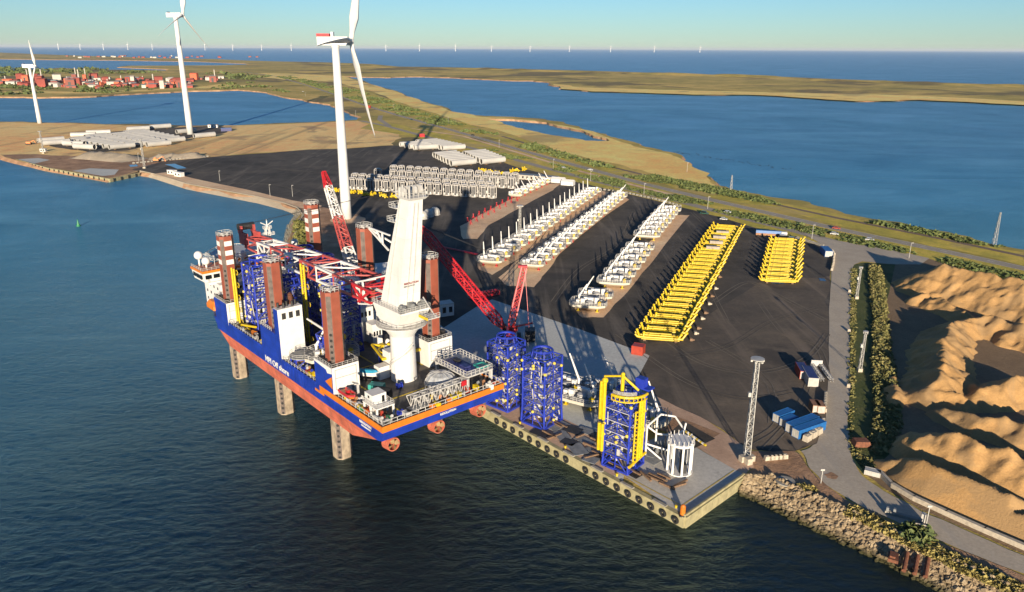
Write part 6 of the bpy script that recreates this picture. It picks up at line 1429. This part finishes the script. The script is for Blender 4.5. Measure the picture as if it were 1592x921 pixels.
blocks([(838, 272), (850, 276), (890, 286)], 8, 3, lambda i: ordn(i)+' block from the left along the fence behind the white sheds', 'blocks along the fence behind the platform rows', M_conc)
blocks([(930, 295), (970, 300), (1020, 311), (1060, 322)], 22, 2.2, lambda i: ordn(i)+' block from the left along the fence above the two right platform rows', 'blocks along the fence above the platform rows', M_conc)
blocks([(1321, 430), (1320, 500), (1319, 600), (1318, 660)], 3, 1, lambda i: ordn(i)+' nearest small white marker at the road edge by the bank', 'markers at the road edge')
# low pale wall along the foot of the sand heaps
P = [at(x, y_) for x, y_ in ((1366, 738), (1385, 757), (1420, 778), (1470, 801), (1530, 828), (1600, 858), (1680, 892))]; m = MB()
for a, b in zip(P, P[1:]): d = b-a; c = (a+b)/2; m.box(c.x, c.y, GZ+.7, d.length+.3, 1.1, 1.4, math.atan2(d.y, d.x))
tag(m.build('retaining_wall', M_sandbag), 'long low pale wall between the track and the sand heaps', 'wall')
t = box_unit('skip', 'white skip beside the road at the foot of the sand heaps', 'skip', at(1356, 738), R(-30), 4, 2.2, 1.4, M_mast, doors=False)
o = MB(); o.box(0, 0, .9, 5, 3.5, 1.6, 0, .8, .8); o = o.build('scrap_pile', M_rust, None, loc=at(1338, 692)); tag(o, 'orange rusty scrap heap at the lower end of the hedge', 'scrap heap')

# ------------------------------------------------------------------ RED STANDS, YELLOW PIECES
def stand_():
    t = thing('support_stand', None, 'stand'); m = MB()
    for k in range(3): a = k*2.09; m.bar((1.1*math.cos(a), 1.1*math.sin(a), 0), (0, 0, 2.2), .3)
    m.build('legs', M_red, t); m = MB(); m.tube((0, 0, 1.2), (0, 0, 3.2), .3, 6); m.box(0, 0, 3.2, 1, 1, .25); m.build('post', M_red, t); return t
sdp = stand_(); first = True; rnd = random.Random(2); n_ = 0
for i in range(9):
    for j in range(2):
        x = 727+i*9.0+j*5; y_ = 345-i*4.6+j*4+rnd.uniform(-.8, .8); n_ += 1; lb = ordn(n_)+' nearest red tripod stand on the empty earth strip'
        if first: sdp.location = at(x, y_); sdp['label'] = lb; sdp['group'] = 'red stands on the empty earth strip'; first = False
        else: dup(sdp, at(x, y_), rnd.uniform(0, 2), lb, 'red stands on the empty earth strip')
def ypiece():
    t = thing('yellow_bracket', None, 'bracket'); m = MB(); m.tube((-3, 0, .8), (3, 0, .8), .6, 8); m.tube((-2, 0, .8), (-1, 1, 3.4), .5, 8); m.ball((2, .5, 1.5), 1.3, 8, 5); m.build('tube', M_yel, t)
    m = MB(); m.tube((-2, -2, .8), (1.5, 1.5, 1.2), .5, 8); m.box(0, 0, 1.5, 2, 1.4, 1.4); m.build('clamp', M_yel, t); return t
yp = ypiece(); first = True; k = 0
for rp, n2, g, lbf in (([(511, 298), (520, 299), (622, 309)], 18, 'yellow brackets in a line in front of the cages', 'yellow bracket of the line in front of the white cages'), ([(746, 266), (760, 268), (780, 272)], 8, 'yellow brackets heaped behind the cages', 'yellow bracket of the heap right behind the cages'), ([(797, 269), (808, 267), (818, 264)], 5, 'yellow brackets left of the low white building', 'yellow bracket of the small line by the low building')):
    for i in range(n2):
        f = i/(n2-1); p0, p1 = at(*rp[0]), at(*rp[2]); loc = p0.lerp(p1, f)+Vector((rnd.uniform(-2, 2), rnd.uniform(-3, 3), 0)); lb = ordn(i+1)+' from the left, '+lbf
        if first: yp.location = loc; yp['label'] = lb; yp['group'] = g; first = False
        else: dup(yp, loc, rnd.uniform(0, 3), lb, g)
def dome():
    t = thing('covered_hub', None, 'hub'); m = MB(); m.lathe((0, 0, 0), [(3.4, 0), (3.8, 2), (3.2, 4), (1.6, 5.2), (.01, 5.4)], 10); m.build('cover', M_mast, t); m = MB(); m.lathe((0, 0, 0), [(3.95, 0), (3.95, .5), (3.3, .6)], 10); m.build('base_ring', M_white2, t); return t
dm = dome(); dm.location = at(658, 340); dm['label'] = 'nearest of the three pale covered hubs on the shaded yard'; dm['group'] = 'covered hubs on the yard'
dup(dm, at(666, 337), .3, 'middle one of the three pale covered hubs on the shaded yard'); dup(dm, at(676, 334), .5, 'farthest of the three pale covered hubs on the shaded yard')
m = MB(); c = at(122, 352, 0); t = thing('channel_buoy', 'small green buoy floating alone on the water at the left', 'buoy', c); m.tube((0, 0, -.5), (0, 0, 1), 1.3, 12); m.build('float', M_green, t); m = MB(); m.tube((0, 0, 1), (0, 0, 4), .9, 8, .25); m.ball((0, 0, 4.3), .4, 8, 5); m.build('tower', M_green, t)
t = thing('excavator', 'orange excavator standing by the small blocks below the gravel heaps', 'excavator', at(243, 252), R(10)); m = MB(); m.box(0, 0, .7, 6, 4, 1.4); m.build('track', M_black, t); m = MB(); m.box(0, 0, 2.4, 5, 3.2, 2); m.box(-1, .8, 3.8, 1.8, 1.6, 1.4); m.build('body', M_org, t); m = MB(); m.bar((2, 0, 3), (7, 0, 5.5), .7); m.bar((7, 0, 5.5), (9, 0, 1.5), .5); m.box(9, 0, 1.2, 1.2, 1.6, 1.2); m.build('arm', M_org, t)
t = thing('excavator', 'small orange excavator at the left end of the tower sections', 'excavator', at(45, 225), R(10)); m = MB(); m.box(0, 0, .7, 6, 4, 1.4); m.build('track', M_black, t); m = MB(); m.box(0, 0, 2.4, 5, 3.2, 2); m.build('body', M_org, t); m = MB(); m.bar((2, 0, 3), (6, 0, 5), .7); m.bar((6, 0, 5), (8, 0, 1.5), .5); m.build('arm', M_org, t)

# ------------------------------------------------------------------ WIND TURBINES
def blade(m, root, d, chord_dir, L_, c0, sweep=0, pre=0, nrm=None):
    P = []; d = d.normalized(); u = chord_dir.normalized(); n = nrm.normalized()
    secs = [(0, c0*.55, c0*.5), (.06, c0*.6, c0*.45), (.2, c0*1.15, c0*.28), (.45, c0*.75, c0*.16), (.75, c0*.42, c0*.09), (.95, c0*.22, c0*.05), (1, c0*.06, c0*.02)]
    k = 8; vs = []
    for f, ch, th in secs:
        c = root+d*L_*f+n*pre*f*f
        for i in range(k): a = 2*math.pi*i/k; vs.append(c+u*(math.cos(a)*ch*.5+ch*.12)+n*math.sin(a)*th*.5)
    m._a(vs, [(j*k+i, j*k+(i+1) % k, (j+1)*k+(i+1) % k, (j+1)*k+i) for j in range(len(secs)-1) for i in range(k)]+[tuple(range(k-1, -1, -1)), tuple(range((len(secs)-1)*k, len(secs)*k))])
def turbine(label, loc, H, L_, yaw, angs, r0, r1, nl, nh, group=None, red=False, nofs=.45, c0=4.6, pre=4, small=False):
    t = thing('wind_turbine', label, 'wind turbine', loc, 0, group); m = MB(); m.lathe((0, 0, 0), [(r0+(r1-r0)*q/8, (H-nh*.5)*q/8) for q in range(9)], 12 if small else 28); m.build('tower', M_tower, t, smooth=not small)
    ax = Vector((math.cos(yaw), math.sin(yaw), 0)); sd_ = Vector((-ax.y, ax.x, 0)); hub = ax*(nl*nofs+1.2)+Vector((0, 0, H))
    m = MB(); m.box(ax.x*nl*(nofs-.5), ax.y*nl*(nofs-.5), H, nl, nh, nh, yaw); 
    if not small: m.lathe((0, 0, H-nh*.5-1.4), [(r1*1.15, 0), (r1*1.15, 1.4)], 20)
    nc = m.build('nacelle', M_tower, t)
    if red:
        m = MB(); c = ax*nl*(nofs-.8); m.box(c.x, c.y, H+nh*.5+.95, nl*.42, nh*1.02, 1.9, yaw); m.build('heli_platform', M_red, nc)
        m = MB(); c = ax*nl*(nofs-.52); m.box(c.x, c.y, H+nh*.5+1.2, 1.6, nh*.6, 3.4, yaw); m.build('cooler', M_tower, nc)
    elif not small: m = MB(); c = ax*nl*(nofs-.9); m.box(c.x, c.y, H+nh*.5+.6, nl*.1, nh*.8, 1.2, yaw); m.build('cooler', M_navy, nc)
    m = MB(); m.ball(hub, nh*.42, 14, 8); hb = m.build('hub', M_tower, t, smooth=True)
    for a in angs:
        a = R(a); d = sd_*math.sin(a)+Vector((0, 0, math.cos(a))); tang = sd_*math.cos(a)-Vector((0, 0, math.sin(a))); tw = (tang*.55+ax*.83); nn = d.cross(tw).normalized()
        m = MB(); blade(m, hub+d*nh*.3, d, tw, L_, c0, 0, pre, nn if nn.dot(ax) > 0 else -nn); m.build('blade', M_tower, t, smooth=True)
    return t
turbine('largest wind turbine with a red-topped nacelle standing in the yard behind the ship', at(539, 340), 116, 76, R(-4), (30, 150, 270), 3.6, 2.3, 20, 5.2, red=True, c0=5.5)
turbine('white wind turbine behind the stacked tower sections in the left yard', at(296, 209), 151, 68, R(-8), (10, 130, 250), 4.2, 2.6, 20, 5.5, c0=6)
turbine('small white wind turbine at the bay shore on the far left', at(62, 192), 84, 37, R(8), (-12, 108, 228), 3.2, 1.8, 16, 5.0, c0=4)
t0 = None
# grey foundation pad of the near turbine
c = at(541, 342); m = MB(); m.lathe((c.x, c.y, GZ+.09), [(.1, .0), (11, 0)], 24)
m = MB(); m._a([(c.x+12*math.cos(q*.3), c.y+12*math.sin(q*.3), GZ+.1) for q in range(21)], [tuple(range(21))]); tag(m.build('turbine_pad', G_strip), kind='structure')
wt = None; offs = [91, 125, 161, 199, 237, 319, 362, 407, 453, 548, 600, 652, 708, 764, 824, 885, 949, 1017, 1088, 172]
for i, x in enumerate(sorted(offs[:-1])):
    yb = 75.5+(x-796)*.0044+5.2; c = at(x, yb, 0); s_ = (c.length/1167)*6.8; rnd = random.Random(x)
    lb = ('leftmost' if i == 0 else 'rightmost' if i == len(offs)-2 else ordn(i+1)+' from the left')+' of the tiny wind turbines on the sea horizon'
    if wt is None: wt = turbine(lb, c, s_, s_*.62, R(30), (0, 120, 240), s_*.055, s_*.035, s_*.16, s_*.08, 'wind turbines on the sea horizon', c0=s_*.07, pre=1, small=True, nofs=.4)
    else: dup(wt, c, rnd.uniform(-.5, .5), lb, 'wind turbines on the sea horizon')

# ------------------------------------------------------------------ FACTORY TOWN BEYOND THE BAY
rnd = random.Random(31); n_ = 0
G = 'red and pale factory buildings beyond the bay'
M_barn2 = paint('factory brown red', (.24, .07, .05), .8, .3, .01); M_barn3 = paint('factory orange red', (.5, .11, .05), .8, .2, .01)
cols = [M_barn, M_barn, M_barn2, M_barnw, M_barnw, M_barn3, M_barn]
names_ = {id(M_barn): 'dark red', id(M_barn2): 'brown red', id(M_barnw): 'pale', id(M_barn3): 'orange red'}
spots = []
for i in range(170):
    x = rnd.uniform(0, 345) if i > 22 else rnd.uniform(60, 290); yb = rnd.uniform(123, 137) if i > 22 else rnd.uniform(128, 138)
    if x < 60: yb = rnd.uniform(124, 134)
    if x > 300: yb = rnd.uniform(122, 128)
    spots.append((x, yb))
spots.sort(key=lambda q: q[0])
for i, (x, yb) in enumerate(spots):
    mt2 = rnd.choice(cols); c = at(x, yb); W_, D2, H_ = rnd.uniform(9, 27), rnd.uniform(9, 18), rnd.uniform(5, 10)+(rnd.random() < .12)*12; n_ += 1
    k = 'red' if mt2 is not M_barnw else 'pale'; lb = None
    t = thing('factory_building', 'tmp', 'building', c, R(rnd.uniform(-12, 25)), G)
    m = MB(); m.b2(-W_/2, W_/2, -D2/2, D2/2, 0, H_); m.build('wall', mt2, t)
    m = MB(); m._a([(-W_/2-.5, -D2/2-.5, H_), (W_/2+.5, -D2/2-.5, H_), (W_/2+.5, D2/2+.5, H_), (-W_/2-.5, D2/2+.5, H_), (-W_/2-.5, 0, H_+D2*.18), (W_/2+.5, 0, H_+D2*.18)], [(0, 1, 5, 4), (2, 3, 4, 5), (0, 4, 3), (1, 2, 5)]); m.build('roof', mt2 if rnd.random() < .6 else M_grey, t)
    if rnd.random() < .4: m = MB(); m.b2(-W_*.2, W_*.1, -D2/2-.3, -D2/2-.05, 0, H_*.7); m.build('door', M_dark, t)
    if rnd.random() < .18: m = MB(); m.tube((W_*.3, 0, 0), (W_*.3, 0, H_*2.1), 1.6, 8); m.build('chimney', M_barnw if k == 'red' else M_barn, t)
    t['label'] = names_[id(mt2)]+' gabled building, number '+str(i+1)+' from the left in the factory town'
for o in C.objects:
    if o.get('group') == G:
        nn_ = int(o['label'].split('number ')[1].split(' ')[0]); w_ = {6: 'sixt', 7: 'sevent', 8: 'eight', 9: 'ninet'}
        def big(v): return w_[v//10]+('ieth' if v % 10 == 0 else 'y-'+ONES[v % 10]) if v >= 60 else ordn(v)
        od = big(nn_) if nn_ < 100 else 'one hundredth' if nn_ == 100 else 'hundred-and-'+big(nn_-100)
        o['label'] = o['label'].replace('number '+str(nn_)+' from', od+' from')
CHS = []
for i in range(34):
    c = at(rnd.uniform(90, 420), rnd.uniform(87.5, 91)); m = MB(); s_ = rnd.uniform(14, 40); m.box(0, 0, 5, s_, 14, 10); m.prism([(-s_/2, -8), (s_/2, -8), (s_/2, 8), (-s_/2, 8)], 10, 14, top=[(-s_/2, -.1), (s_/2, -.1), (s_/2, .1), (-s_/2, .1)])
    CHS.append(m.build('coast_house', [M_barnw, M_barn, M_barn2][i % 3], None, loc=c))
CHS.sort(key=lambda o: o.location.x/o.location.y)
for i, o in enumerate(CHS): tag(o, ordn(i+1)+' from the left of the tiny houses on the far coast spit', 'house', 'houses on the far coast spit')

# ------------------------------------------------------------------ AIR
hz = bpy.data.materials.new('air'); hz.use_nodes = True; t = hz.node_tree; t.nodes.clear()
vo = t.nodes.new('ShaderNodeVolumePrincipled'); vo.inputs['Density'].default_value = .000011; vo.inputs['Color'].default_value = (.82, .90, 1, 1); vo.inputs['Anisotropy'].default_value = .1
ou = t.nodes.new('ShaderNodeOutputMaterial'); t.links.new(vo.outputs[0], ou.inputs['Volume'])
m = MB(); m.b2(-152000, 152000, -3000, 152000, -8, 262); tag(m.build('haze', hz), kind='stuff')
